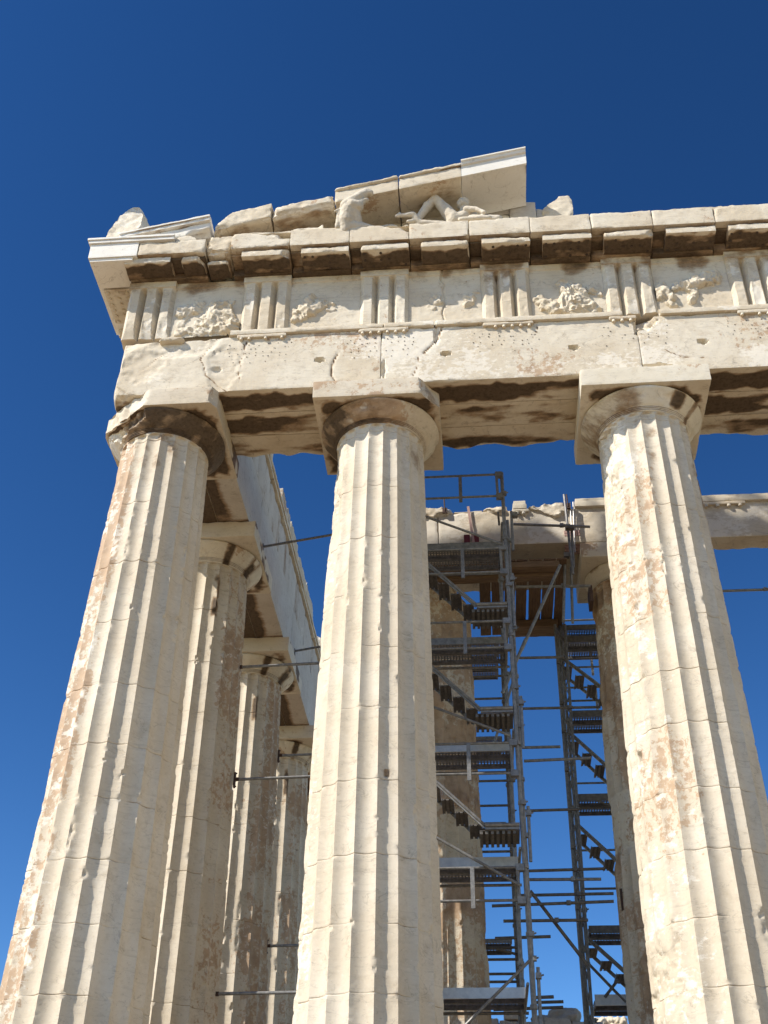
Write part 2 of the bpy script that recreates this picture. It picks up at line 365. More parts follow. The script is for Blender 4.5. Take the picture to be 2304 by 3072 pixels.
# ------------------------------------------------------------------ columns
def column(name_lab, cat, loc, r0=0.935, r1=0.727, z0=0.0, ztop=9.75, lean=0.0, joints=(), dmg=None, pat_shade=None, white=None, crust=None,
           group=None, capital=True, topz=None, seed=0, mat=MC, chip=0.05, nz=330, ab=1.0153, zab=10.088, zat=10.433, new_band=None, capmat=None, ab_cuts=(), cap_crust=0.6, thr=0.05, capstain=None, neckz=9.6, ech_dents=(), fl=1.0, abpat=0.2):
    T = thing('doric_column', name_lab, cat, loc, group)
    zs = np.linspace(z0, ztop, nz)
    ex = []
    for j in joints: ex += [j - 0.016, j - 0.006, j, j + 0.006, j + 0.016]
    ex += [neckz - 0.02, neckz - 0.008, neckz, neckz + 0.008, neckz + 0.02] + list(ztop - np.arange(0, 0.09, 0.006))
    zs = np.unique(np.round(np.concatenate([zs, [e for e in ex if z0 <= e <= ztop]]), 4))
    ns = 10; nth = 20 * ns
    th = np.arange(nth) * 2 * math.pi / nth          # angle from -y towards +x, flute centred on 0
    Z, TH = np.meshgrid(zs, th, indexing='ij')
    t = np.clip(Z / 9.6, 0, 1.02)
    rr = r0 + (r1 - r0) * t + 0.017 * 4 * t * (1 - t)
    fi = ((TH / (2 * math.pi) * 20 + 0.5) % 1) * 2 - 1
    depth = 0.215 * (2 * math.pi * rr / 20) * fl
    fade = np.clip((ztop - 0.010 - 0.055 * fi ** 2 - Z) / 0.010, 0, 1)
    prof = depth * (1 - np.abs(fi) ** 2.0) * fade
    flute = np.floor(TH / (2 * math.pi) * 20 + 0.5)
    P = np.stack([np.sin(TH) * rr, -np.cos(TH) * rr, Z], -1).reshape(-1, 3)
    Pn = P + np.array([loc[0], loc[1], 0]) + seed * 3.3
    n1 = fbm(Pn, 1.1, 3, seed + 1); n2 = fbm(Pn * np.array([1, 1, 0.7]), 5.5, 3, seed + 2); n3 = fbm(Pn, 16, 3, seed + 3)
    base = np.clip(n2 - 0.62 + 0.45 * n1, 0, 1) * chip * 2.2 + np.clip(n3 - 0.42, 0, 1) * 0.012 + 0.0015
    base = np.minimum(base, 0.62 * depth.reshape(-1))
    th180 = np.degrees((TH + math.pi) % (2 * math.pi) - math.pi).reshape(-1); zf = Z.reshape(-1)
    gj = np.zeros(len(P)); groove = np.zeros(len(P))
    for j in joints:
        gj += np.exp(-((zf - j) / 0.05) ** 2) * np.clip(fbm(Pn, 4, 2, seed + 11) + 0.1, 0, 1)
        jw = fbm(Pn, (2.5, 2.5, 0.1), 2, seed + int(j * 10)) 
        groove += np.clip(1 - np.abs(zf - j) / 0.008, 0, 1) * np.clip((0.25 + 0.5 * abs(math.sin(j * 7.7))) + 0.9 * jw, 0.03, 1)
    base += gj * 0.02
    groove += np.clip(1 - np.abs(zf - neckz) / 0.011, 0, 1) * 0.8 * (1 if capital else 0)
    if capital: base = np.where(zf > 9.70, np.minimum(base, 0.004), base)
    if dmg is not None: base += np.clip(dmg(th180, zf, fbm(Pn * np.array([1, 1, 0.3]), 6, 4, seed + 33), n1), 0, 0.3)
    pr = np.maximum(prof.reshape(-1), base) + groove * 0.010
    exposed = sstep(0.006, 0.03, base - prof.reshape(-1))
    pr = pr + exposed * (0.010 * n3 + 0.016 * np.abs(fbm(Pn, 11, 3, seed + 91))) + 0.001 * n3
    if capital: pr = np.where(zf > 9.70, np.minimum(pr, prof.reshape(-1) + 0.008), pr)
    rad = (rr.reshape(-1) - pr)
    X = np.sin(TH).reshape(-1) * rad; Y = -np.cos(TH).reshape(-1) * rad
    tl = 1 - t.reshape(-1)
    V = np.stack([X + lean * tl, Y, zf], 1)
    S = np.zeros((len(V), 3))
    if pat_shade is not None: S[:, 1] = pat_shade(th180, zf, n1, n2)  # patina plus brown painted in for the shade side
    if white is not None: S[:, 2] = white(th180, zf, n1, n2)
    if crust is not None: S[:, 0] = crust(th180, zf, n1, n2)
    S[:, 2] = np.maximum(S[:, 2], exposed * 0.42)
    S[:, 0] = np.maximum(S[:, 0], np.clip(groove, 0, 1) * 0.36)
    if topz is not None:          # broken top: cut everything above a rough surface
        cap_ = topz(V); V[:, 2] = np.minimum(V[:, 2], cap_)
    i = np.arange(len(zs) - 1)[:, None] * nth + np.arange(nth)[None, :]; j = np.arange(len(zs) - 1)[:, None] * nth + (np.arange(nth)[None, :] + 1) % nth
    F = np.stack([i, j, j + nth, i + nth], -1).reshape(-1, 4)
    A = Acc()
    mi = np.zeros(len(F), int)
    if new_band is not None:
        zc = np.repeat((zs[:-1] + zs[1:]) / 2, nth); tc_ = np.tile(np.degrees((th + math.pi) % (2 * math.pi) - math.pi), len(zs) - 1)
        mi = new_band(tc_, zc).astype(int)
    nb = len(V)
    A.add(V, F, S); A.M[-1] = mi
    # top disc
    last = V[(len(zs) - 1) * nth:]
    c = last.mean(0)
    A.add(np.concatenate([last, [c]]), np.array([[k, (k + 1) % nth, nth, nth] for k in range(nth)]), None, 0, False)
    A.build('shaft', [mat, MN], T)
    if capital:
        C_ = Acc()
        # echinus and annulets by lathe
        k = r1 / 0.727
        prof_ = [(0.725, 9.738), (0.742, 9.748), (0.744, 9.758), (0.731, 9.762), (0.732, 9.766), (0.750, 9.772), (0.752, 9.782), (0.739, 9.786), (0.740, 9.790), (0.759, 9.796), (0.761, 9.806), (0.748, 9.810), (0.749, 9.814), (0.769, 9.820), (0.773, 9.829)]
        for q in np.linspace(0, 1, 12): prof_.append((0.778 + 0.192 * q ** 0.93, 9.83 + 0.195 * q))
        prof_ += [(0.975, 10.035), (0.979, 10.048), (0.975, 10.064), (0.962, 10.078), (0.945, 10.088)]
        pr_ = np.array(prof_); dz = zab - 10.088
        nt_ = 160; tt = np.arange(nt_) * 2 * math.pi / nt_
        RR, TT = np.meshgrid(pr_[:, 0] * k * (ab / 1.0153 if True else 1), tt, indexing='ij'); ZZ = np.repeat(pr_[:, 1:2] + dz, nt_, 1)
        Vc = np.stack([np.sin(TT) * RR, -np.cos(TT) * RR, ZZ], -1).reshape(-1, 3)
        m1 = fbm(Vc + seed * 5.0, 3.0, 3, seed + 21); m2 = fbm(Vc + seed * 5.0, 9, 3, seed + 22)
        dn = np.clip(m1 - 0.42, 0, 1) * 0.07 + np.clip(m2 - 0.45, 0, 1) * 0.012
        nr = np.stack([np.sin(TT).reshape(-1), -np.cos(TT).reshape(-1), -0.7 * np.ones(TT.size)], 1)
        Vc = Vc - nr * dn[:, None]
        for d in ech_dents:
            a_, z_, w_, h_, dp = d; aa = (np.degrees(TT.reshape(-1)) - a_ + 180) % 360 - 180
            w = np.clip(1 - (aa / w_) ** 2 - ((Vc[:, 2] - z_) / h_) ** 2 + 0.3 * m2, 0, 1) ** 0.6
            Vc = Vc - nr * (w * dp)[:, None]; dn = np.maximum(dn, w * dp)
        Sc = np.zeros((len(Vc), 3)); ta = (np.degrees(TT.reshape(-1)) + 180) % 360 - 180
        if capstain is not None: Sc = capstain(ta, Vc[:, 2] - dz, fbm(Vc, (1.6, 1.6, 1.2), 3, seed + 5), fbm(Vc, 5, 3, seed + 6))
        else: Sc[:, 0] = sstep(-0.2, 0.3, fbm(Vc, (1.6, 1.6, 1.2), 3, seed + 5) + cap_crust - 0.5) 
        Sc[:, 2] = np.maximum(Sc[:, 2], sstep(0.008, 0.03, dn) * 0.6)
        gr = np.isin(np.round(ZZ.reshape(-1) - dz, 3), [9.762, 9.766, 9.786, 9.790, 9.810, 9.814]); Sc[:, 0] = np.where(gr, np.maximum(Sc[:, 0], 0.6), Sc[:, 0])
        npf = len(pr_)
        i = np.arange(npf - 1)[:, None] * nt_ + np.arange(nt_)[None, :]; j = np.arange(npf - 1)[:, None] * nt_ + (np.arange(nt_)[None, :] + 1) % nt_
        C_.add(Vc, np.stack([i, j, j + nt_, i + nt_], -1).reshape(-1, 4), Sc)
        cap = C_.build('capital', capmat or mat, T)
        D_ = Acc()
        def abst(P, I):
            S = np.zeros((len(P), 3)); n = fbm(P, 2.2, 4, seed + 61)
            rr_ = np.hypot(P[:, 0], P[:, 1]); edge = ab - np.maximum(np.abs(P[:, 0]), np.abs(P[:, 1]))
            S[:, 0] = np.where(I == 4, 0.95 * sstep(0.03, 0.22, edge + 0.06 * fbm(P, 7, 2, seed)) * sstep(-0.45, 0.35, n + cap_crust - 0.45), 0)
            S[:, 0] = np.where(I == 1, sstep(0.3, 0.6, n) * 0.6, S[:, 0])
            S[:, 1] = np.where(I == 2, abpat + 0.35 * fbm(P, (1.0, 1.5, 3), 3, seed + 71), 0)
            S[:, 2] = np.where(I == 2, 0.2, 0)
            return S
        block(D_, (-ab, -ab, zab), (ab, ab, zat), 0.04, abst, seed=seed + 80, e0=0.006, chip=0.022, thr=0.3, rough=0.002, cuts=ab_cuts, fresh=0.35)
        D_.build('abacus', capmat or mat, cap)
    return T

def gauss(x, m, s): return np.exp(-((x - m) / s) ** 2)
def band(x, a, b, s): return 1 / (1 + np.exp(-(x - a) / s)) * (1 - 1 / (1 + np.exp(-(x - b) / s)))
# corner column
column('thickest sunlit fluted column at the broken corner, brown patina streaks down its left flutes', 'column', (0, 0, 0), r0=0.954, r1=0.727, lean=-0.0587,
       chip=0.03, joints=(8.335, 7.2, 6.15, 5.115, 4.2, 3.42, 2.6, 1.782, 0.945), seed=1, nz=480,
       dmg=lambda a, z, n2, n1: 0.055 * gauss(a, -10, 12) * gauss(z, 3.05, 0.35) * (n2 + 0.7) + 0.05 * gauss(a, -75, 12) * gauss(z, 3.6, 0.5) + 0.03 * band(a, -90, -20, 4) * band(z, 8.6, 9.8, 0.1) * np.clip(n2 + 0.4, 0, 1),
       pat_shade=lambda a, z, n1, n2: 0.66 * band(a, -74, -19, 2.5) * np.clip(0.80 + 0.35 * n1 + 0.3 * band(z, 4.8, 9.8, 0.2), 0, 1.1) + 0.26 * band(a, 45, 180, 6) - 0.05,  # left flutes: patina; right-hand term paints warm shade on the unlit side
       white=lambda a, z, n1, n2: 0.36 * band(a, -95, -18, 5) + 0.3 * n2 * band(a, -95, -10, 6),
       crust=lambda a, z, n1, n2: 0.42 * band(a, -25, 30, 6) * band(z, 9.0, 9.8, 0.12) * np.clip(n2 + 0.5, 0, 1.2),
       ab_cuts=[((-0.63, -0.77, 0.05), (-0.13, -1.0153, 10.2), 0.04), ((0.86, -0.5, 0.0), (0.99, -0.9, 10.2), 0.03)],
       capstain=lambda a, z, n1, n2: np.stack([np.clip(0.80 + 0.4 * n1 + 0.25 * n2, 0, 1.1) * band(a, -48, 178, 6), 0.35 * band(a, -60, 60, 5) + 0.5 * n1, 0.6 * band(a, -140, -50, 4)], 1),
       ech_dents=[(-42, 10.02, 34, 0.17, 0.14)], cap_crust=0.75)
# second column
column('sunlit fluted column in the middle of the photo, abacus broken at its right corner, square hole in the shaft', 'column', (3.62, 0, 0), lean=0.0038,
       abpat=0.46, chip=0.028, joints=(8.48, 7.5, 6.55, 5.6, 4.65, 3.60, 2.602, 1.75, 0.94), seed=2, nz=480,
       dmg=lambda a, z, n2, n1: 0.05 * band(a, -88, -44, 5) * band(z, 7.6, 9.7, 0.25) * np.clip(n2 + 0.75, 0, 1.4) + 0.035 * band(a, -95, -52, 4) * np.clip(n2 + n1 + 0.1, 0, 1) + 0.05 * band(a, 36, 60, 4) * band(z, 8.8, 9.65, 0.1) * (n2 + 0.6)
           + 0.07 * band(a, 14.6, 20.2, 0.25) * band(z, 3.64, 3.75, 0.004) ,
       pat_shade=lambda a, z, n1, n2: 0.30 * band(a, -90, -50, 5) * np.clip(0.6 + n1, 0, 1) + 0.22 * band(a, -60, 40, 8) * band(z, 8.6, 9.8, 0.15) + 0.24 * band(a, 50, 180, 6),  # last term browns the side away from the sun as painted shade
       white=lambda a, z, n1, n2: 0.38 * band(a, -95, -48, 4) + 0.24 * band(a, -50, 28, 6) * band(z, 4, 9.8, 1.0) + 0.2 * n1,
       crust=lambda a, z, n1, n2: 0.40 * band(a, 35, 75, 5) * band(z, 9.0, 9.8, 0.12) * np.clip(n2 + 0.5, 0, 1.2) + 0.45 * band(a, 14.6, 20.2, 0.25) * band(z, 3.64, 3.75, 0.004),
       ab_cuts=[((0.78, -0.62, 0.1), (0.69, -1.0153, 10.25), 0.03)],
       capstain=lambda a, z, n1, n2: np.stack([np.clip(0.08 + 0.3 * n1 + 0.2 * n2 + 0.38 * band(a, -120, -32, 6) + 0.25 * (z < 9.82), 0, 1) * (1 - 0.5 * band(a, 15, 90, 6)), 0.45 * band(a, -35, 45, 5) + 0.4 * n1, 0.1 + 0 * n1], 1), cap_crust=0.5)
# third column
column('thick sunlit fluted column at the right edge, capital patched with pale new stone', 'column', (7.915, 0, 0), lean=0.0189,
       chip=0.03, joints=(9.0, 7.9, 6.953, 6.0, 5.1, 4.312, 3.4, 2.6, 1.776, 0.986), seed=3, nz=480,
       dmg=lambda a, z, n2, n1: 0.085 * band(a, -95, -52, 5) * band(z, 8.3, 9.7, 0.2) * np.clip(n2 + 0.9, 0, 1.5) + 0.06 * band(a, -95, -38, 5) * (0.35 + 0.65 * (1 - band(z, 1.9, 9.7, 0.1))) * np.clip(n2 + 0.8, 0, 1.3)
           + 0.10 * band(a, -66.5, -61, 0.5) * band(z, 3.9, 4.08, 0.01),
       pat_shade=lambda a, z, n1, n2: 0.42 * band(a, -92, 2, 4) * np.clip(0.75 + 0.7 * n1, 0, 1.1) * band(z, 1.75, 9.2, 0.06) + 0.25 * band(a, 55, 180, 6),  # last term is brown painted in to warm the shaded right side
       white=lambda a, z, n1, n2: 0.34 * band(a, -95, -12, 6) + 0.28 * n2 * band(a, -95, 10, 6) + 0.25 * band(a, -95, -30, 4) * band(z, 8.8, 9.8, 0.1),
       crust=lambda a, z, n1, n2: 0.38 * band(a, -20, 10, 4) * band(z, 8.7, 9.8, 0.15) * np.clip(n2 + 0.4, 0, 1.2) + 0.6 * band(a, 62, 95, 5) * band(z, 8.0, 9.5, 0.2) * np.clip(n2 + 0.6, 0, 1),
       capmat=MN, capstain=lambda a, z, n1, n2: np.stack([np.clip(0.34 * band(a, -160, -8, 4) + 0.25 * n1 * band(a, -160, -8, 3) + 0.75 * band(a, 28, 42, 1) * band(z, 9.85, 10.05, 0.01) + 0.6 * band(a, 55, 62, 1), 0, 1), 0.25 * band(a, -120, -10, 4) + 0.3 * n1 * band(a, -120, -10, 3), 0 * n1], 1), cap_crust=0.5)
column('fluted column carrying the far right end of the front beams', 'column', (12.2, 0, 0), joints=(8.5, 6.4, 4.3, 2.2), seed=4, nz=160)
# flank columns
def flank_crust(a, z, n1, n2): return 0.85 * band(a, 22, 30, 1.2) * band(z, 8.55, 9.45, 0.05) * np.clip(n2 * 1.5 + 1.0, 0, 1) + 0.2 * band(a, 40, 120, 10) * np.clip(n1, 0, 1)
fcap = lambda a, z, n1, n2: np.stack([0.9 * band(a, 30, 40, 1.0) * np.clip(0.9 + n2, 0, 1) + 0.9 * band(a, 70, 84, 2) * np.clip(0.9 + n2, 0, 1), 0.2 + 0.4 * n1, 0 * n1], 1)
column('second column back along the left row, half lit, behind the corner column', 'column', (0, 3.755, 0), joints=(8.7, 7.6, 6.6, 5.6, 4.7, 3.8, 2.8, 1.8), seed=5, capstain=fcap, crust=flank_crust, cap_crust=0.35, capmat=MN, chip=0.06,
       pat_shade=lambda a, z, n1, n2: 0.28 * band(a, -90, 20, 6) * np.clip(0.5 + n1, 0, 1) + (0.42 + 0.2 * n1) * band(a, 38, 180, 4), white=lambda a, z, n1, n2: 0.2 + 0.2 * n1)  # inner side browned further, shade painted into the patina
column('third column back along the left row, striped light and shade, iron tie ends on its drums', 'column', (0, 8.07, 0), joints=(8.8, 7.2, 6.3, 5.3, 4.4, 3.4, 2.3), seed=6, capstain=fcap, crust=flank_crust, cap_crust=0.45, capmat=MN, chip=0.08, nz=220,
       pat_shade=lambda a, z, n1, n2: 0.18 + 0.3 * n1 + 0.3 * band(a, 35, 180, 4), white=lambda a, z, n1, n2: 0.22 + 0.2 * n1)  # patina raised on the inner side to paint its shade darker
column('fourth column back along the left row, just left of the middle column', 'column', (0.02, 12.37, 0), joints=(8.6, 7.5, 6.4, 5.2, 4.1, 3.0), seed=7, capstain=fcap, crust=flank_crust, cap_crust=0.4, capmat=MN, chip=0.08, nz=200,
       pat_shade=lambda a, z, n1, n2: 0.2 + 0.3 * n1 + 0.3 * band(a, 35, 180, 4))  # extra brown on the inner side stands in for deeper shade
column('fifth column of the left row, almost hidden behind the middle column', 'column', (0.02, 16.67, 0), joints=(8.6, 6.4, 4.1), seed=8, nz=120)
# ------------------------------------------------------------------ porch columns inside
def porch_top(V):
    return 10.02 + 0.12 * fbm(V, (1.8, 1.8, 0.01), 3, 91) - 0.35 * sstep(0.2, 0.7, V[:, 0])
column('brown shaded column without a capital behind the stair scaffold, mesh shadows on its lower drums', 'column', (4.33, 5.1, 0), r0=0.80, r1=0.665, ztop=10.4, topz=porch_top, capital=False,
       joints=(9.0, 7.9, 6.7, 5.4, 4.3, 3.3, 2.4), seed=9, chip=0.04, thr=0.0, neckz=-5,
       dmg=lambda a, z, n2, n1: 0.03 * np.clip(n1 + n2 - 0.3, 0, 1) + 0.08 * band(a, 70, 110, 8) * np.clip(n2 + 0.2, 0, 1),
       pat_shade=lambda a, z, n1, n2: 0.50 + 0.35 * n1, crust=lambda a, z, n1, n2: 0.22 * np.clip(n1 + 0.6 * n2 + 0.3, 0, 1))  # patina raised all over, painting the column as shaded
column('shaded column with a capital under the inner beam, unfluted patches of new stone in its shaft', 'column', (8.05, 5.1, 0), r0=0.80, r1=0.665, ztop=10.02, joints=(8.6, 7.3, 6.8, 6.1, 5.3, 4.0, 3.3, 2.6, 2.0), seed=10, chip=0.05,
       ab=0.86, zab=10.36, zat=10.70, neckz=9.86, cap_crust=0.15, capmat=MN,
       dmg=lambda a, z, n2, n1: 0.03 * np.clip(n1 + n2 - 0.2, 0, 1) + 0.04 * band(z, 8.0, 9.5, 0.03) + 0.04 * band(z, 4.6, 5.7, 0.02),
       pat_shade=lambda a, z, n1, n2: 0.50 + 0.35 * n1, crust=lambda a, z, n1, n2: 0.25 * np.clip(n1 + 0.5 * n2 + 0.5, 0, 1),  # overall patina raised to paint in the porch shade
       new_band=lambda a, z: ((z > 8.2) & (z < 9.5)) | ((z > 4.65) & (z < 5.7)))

# ------------------------------------------------------------------ front entablature
XL = -0.82
TRI = [-0.42, 1.65, 3.725, 5.82, 7.915, 10.01, 12.1]
ZA, ZT, ZF = 10.435, 11.67, 13.11
ent = thing('entablature', 'pierced and chipped front beam course with grooved panels and dark stained overhang across three columns', 'stone entablature', (0, 0, ZA))
O = (0, 0, 0)
def child(acc, name, mat, label=None, parent=None):
    o = acc.build(name, mat, None, label); p = parent or ent; o.parent = p
    o.matrix_parent_inverse = Matrix.Translation(-Vector(p.location)) if p.parent is None else Matrix.Identity(4)
    return o
holes = [0.93, 2.67, 4.77, 6.86, 8.94, 11.0]
edges = [XL, 3.69, 7.93, 12.6]
rng = random.Random(5)
for k in range(3):
    x0, x1 = edges[k], edges[k + 1] - 0.004
    for sl_, (y0, y1) in enumerate([(-0.885, -0.303), (-0.297, 0.285), (0.291, 0.885)]):
        A = Acc()
        cuts = []; dents = []
        if k == 0:
            cuts += [((-0.45, -0.55, -0.70), (-0.42, -0.885, 10.45), 0.05, 3)]
            cuts += [((-1, -0.5, 0.03), (-0.745, -0.82, 11.2), 0.025, 2.5)]
            if sl_ == 0: cuts += [((-0.05, -1, 0.35), (-0.3, -0.84, 11.66), 0.04, 3)]
        if sl_ == 0:
            for h in holes:
                if x0 < h < x1: dents.append(((h, -0.885, 11.05 if h > 1 else 10.96), (0.085, 0.1, 0.055), (0, 1, 0), 0.14 if h > 1 else 0.05))
            if k == 1: dents += [((x1, -0.9, 11.72), (0.15, 0.3, 0.16), (0, 1, 0), 0.25), ((x1, -0.9, 11.4), (0.05, 0.2, 0.15), (0, 1, 0), 0.1)]
            if k == 2: dents += [((x0, -0.9, 11.72), (0.34, 0.3, 0.36), (0, 1, 0), 0.2), ((x0 + 0.2, -0.9, 10.48), (0.36, 0.3, 0.13), (0, 1, 0.3), 0.11)]
            if k == 1: dents += [((4.62, -0.9, 11.45), (0.045, 0.1, 0.22), (0, 1, 0), 0.05), ((x0 + 0.05, -0.9, 10.75), (0.04, 0.1, 0.22), (0, 1, 0), 0.08)]
        crk = []
        if sl_ == 0 and k == 0: crk = [([(2.95, 11.15), (2.88, 10.8), (2.93, 10.44)], 0.022, 0.02), ([(0.9, 11.67), (0.62, 11.2), (0.75, 10.8), (1.15, 10.44)], 0.016, 0.012), ([(1.45, 11.6), (1.28, 11.1), (1.38, 10.6)], 0.014, 0.01), ([(0.1, 11.5), (-0.35, 11.0)], 0.014, 0.01)]
        if sl_ == 0 and k == 1: crk = [([(4.72, 11.66), (4.55, 11.3), (4.40, 11.1)], 0.022, 0.02), ([(4.3, 11.0), (4.22, 10.45)], 0.014, 0.01), ([(6.3, 11.6), (6.2, 11.2)], 0.012, 0.008)]
        if sl_ == 0 and k == 2: crk = [([(8.3, 10.9), (8.6, 10.7), (8.9, 10.68)], 0.016, 0.01)]
        if sl_ == 0 and k == 0: dents += [((0.30, -0.885, 11.50), (0.62, 0.3, 0.26), (0, 1, 0), 0.045), ((1.05, -0.885, 10.95), (0.30, 0.3, 0.55), (0, 1, 0), 0.028), ((-0.35, -0.885, 11.1), (0.35, 0.3, 0.38), (0, 1, 0), 0.03)]
        if sl_ == 2: cuts += [((0, 0.6, -1), ((x0 + x1) / 2, 0.83, 10.46), 0.06, 2.2)]
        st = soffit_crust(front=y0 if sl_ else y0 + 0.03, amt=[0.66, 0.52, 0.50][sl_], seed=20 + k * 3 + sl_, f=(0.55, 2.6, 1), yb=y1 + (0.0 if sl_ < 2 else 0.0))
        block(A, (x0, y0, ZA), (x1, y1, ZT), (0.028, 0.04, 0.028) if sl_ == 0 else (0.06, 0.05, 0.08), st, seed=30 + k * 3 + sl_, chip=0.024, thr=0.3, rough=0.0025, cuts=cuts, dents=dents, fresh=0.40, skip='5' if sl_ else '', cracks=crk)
        if sl_ == 0:      # rows of small dowel holes left by bronze letters, flat discs of painted shade
            for c in TRI[1:]:
                for row, zz in enumerate((11.46, 11.37, 11.27, 11.19, 11.05)):
                    nrow = (9, 12, 9, 8, 4)[row]
                    for q in range(nrow):
                        hx = c - 0.62 + 1.15 * (q + 0.5) / nrow + rng.uniform(-0.05, 0.05); hz = zz + rng.uniform(-0.022, 0.022)
                        if not (x0 + 0.05 < hx < x1 - 0.05) or rng.random() < 0.15: continue
                        if abs(hx - 7.93) < 0.4 and hz > 11.3: continue
                        r = rng.uniform(0.009, 0.014); t = np.arange(6) * math.pi / 3
                        Vh = np.stack([hx + r * np.cos(t), np.full(6, -0.8905), hz + r * 0.9 * np.sin(t)], 1)
                        A.add(np.concatenate([Vh, [[hx, -0.8905, hz]]]), np.array([[i, (i + 1) % 6, 6, 6] for i in range(6)]), None, 1, False)
        child(A, 'architrave_block', [MB, MBK])
# taenia, regulae with guttae
def keep_taenia(W): return np.ones(len(W)) 
for x0, x1 in ((0.95, 3.72), (3.73, 4.58), (4.60, 7.72), (8.30, 12.6)):
    A = Acc()
    cuts = [((-0.8, -0.4, -0.2), (1.12, -0.95, 11.7), 0.05)] if x0 < 1 else ([((-1, -0.3, -0.6), (8.36, -0.95, 11.70), 0.04)] if x0 > 8 else [])
    block(A, (x0, -0.945, ZT + 0.002), (x1, -0.6, 11.778), 0.025, lambda P, I: np.stack([0 * P[:, 0], 0.1 + 0.3 * fbm(P, 1, 2, 4), 0.25 + 0.3 * fbm(P, 2, 2, 5)], 1), seed=int(x0 * 7) + 60, chip=0.018, thr=0.2, rough=0.003, cuts=cuts)
    child(A, 'taenia', MB)
for k, c in enumerate(TRI[1:-1]):
    A = Acc(); a, b = c - 0.4225, c + 0.4225
    if k == 3: b = c + 0.02
    block(A, (a, -0.940, 11.600), (b, -0.80, ZT - 0.001), 0.025, lambda P, I: np.stack([0 * P[:, 0], 0.3 + 0 * P[:, 0], 0.2 + 0 * P[:, 0]], 1), seed=70 + k, chip=0.02, thr=0.2)
    reg = child(A, 'regula', MB)
    gone = {0: (2, 4), 1: (), 2: (0,), 3: (3, 4, 5), 4: (1,)}[k]
    for q in range(6):
        if q in gone: continue
        G = Acc(); gx = c - 0.4225 + 0.845 * (q + 0.5) / 6
        tube(G, (gx, -0.913, 11.602), (gx, -0.915, 11.556), 0.026, 10, 0.031)
        g = G.build('gutta', MB); g.parent = reg
A = Acc(); block(A, (-0.12, -0.95, 11.60), (0.30, -0.80, 11.70), 0.025, zeros, seed=88, chip=0.08, thr=-0.1, rough=0.01); child(A, 'regula', MB, 'broken stub of ledge under the corner panel')

# frieze
A = Acc(); block(A, (XL + 0.12, -0.70, 11.786), (12.5, 0.80, ZF - 0.002), (0.4, 0.3, 0.3), zeros, seed=3); child(A, 'frieze_backing', MB)
def triglyph(c, seed, parent, brk=0.0, width=0.845, place=None):
    w = width / 2
    px = [-w, -w + 0.062, -w + 0.065 + 0.135, -w + 0.272, -0.075, 0.075, w - 0.272, w - 0.20, w - 0.062, w]
    xs = np.array([-w, -0.352, -0.215, -0.145, -0.075, 0.075, 0.145, 0.215, 0.352, w]); ds = np.array([0.085, 0, 0, 0.150, 0, 0, 0.150, 0, 0, 0.085])
    z0, z1 = 11.782, ZF
    zs = np.concatenate([np.linspace(z0, 12.90, 44), np.linspace(12.905, 12.965, 7), [12.97, 12.975, 12.98], np.linspace(12.99, z1, 5)])
    xg = np.unique(np.concatenate([np.linspace(-w, w, 66), xs])); X, Z = np.meshgrid(xg, zs, indexing='ij')
    D = np.interp(X, xs, ds)
    top = np.sqrt(np.clip((12.965 - Z) / 0.05, 0, 1)); edge = np.abs(X) > 0.352
    D = D * top
    D = np.where(Z > 12.972, -0.016, D)
    P = np.stack([X, 0 * X, Z], -1).reshape(-1, 3) + np.array([c, 0, 0])
    n1 = fbm(P, (3, 1, 1.5), 3, seed); n2 = fbm(P, 9, 3, seed + 1); n3 = fbm(P, (4, 1, 3), 2, seed + 2)
    D = D.reshape(-1); base = np.clip(n1 - 0.2, 0, 1) * 0.035 + np.clip(n2 - 0.25, 0, 1) * 0.010 + np.clip(-D - 0.003, 0, 0.01)
    base += 0.06 * brk * np.clip(1 - (P[:, 2] - z0) / (0.28 + 0.1 * n3), 0, 1)
    low = P[:, 2] < 12.975
    D2 = np.where(low, np.maximum(D, base), D + np.clip(n1 - 0.2, 0, 1) * 0.02) + n2 * 0.002
    ex = sstep(0.006, 0.025, D2 - D)
    V = np.stack([P[:, 0], -0.905 + D2, P[:, 2]], 1)
    S = np.zeros((len(V), 3)); S[:, 2] = 0.24 + 0.25 * n1 + ex * 0.2; S[:, 1] = 0.12 + 0.2 * n3
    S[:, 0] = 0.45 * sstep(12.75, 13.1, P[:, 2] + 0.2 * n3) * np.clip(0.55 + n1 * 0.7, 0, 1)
    A = Acc(); A.add(V, grid_faces(len(xg) - 1, len(zs) - 1), S)
    # sides
    for sx, ix in ((-1, 0), (1, len(xg) - 1)):
        e = V.reshape(len(xg), len(zs), 3)[ix]; bk = e.copy(); bk[:, 1] = -0.70
        VV = np.concatenate([e, bk]); n = len(zs); i = np.arange(n - 1)
        f = np.stack([i, i + 1, i + n + 1, i + n], 1); f = f if sx > 0 else f[:, ::-1]
        A.add(VV, f[:, ::-1], None, 0, False)
    bt = V.reshape(len(xg), len(zs), 3)[:, 0]; bk = bt.copy(); bk[:, 1] = -0.70; n = len(xg); i = np.arange(n - 1)
    A.add(np.concatenate([bt, bk]), np.stack([i, i + 1, i + n + 1, i + n], 1), None, 0, False)
    return child(A, 'triglyph', MB, None, parent)
for k, c in enumerate(TRI[:6]):
    triglyph(c, 100 + 7 * k, ent, brk=[1.0, 0.3, 0.15, 0.2, 0.5, 0.2][k])
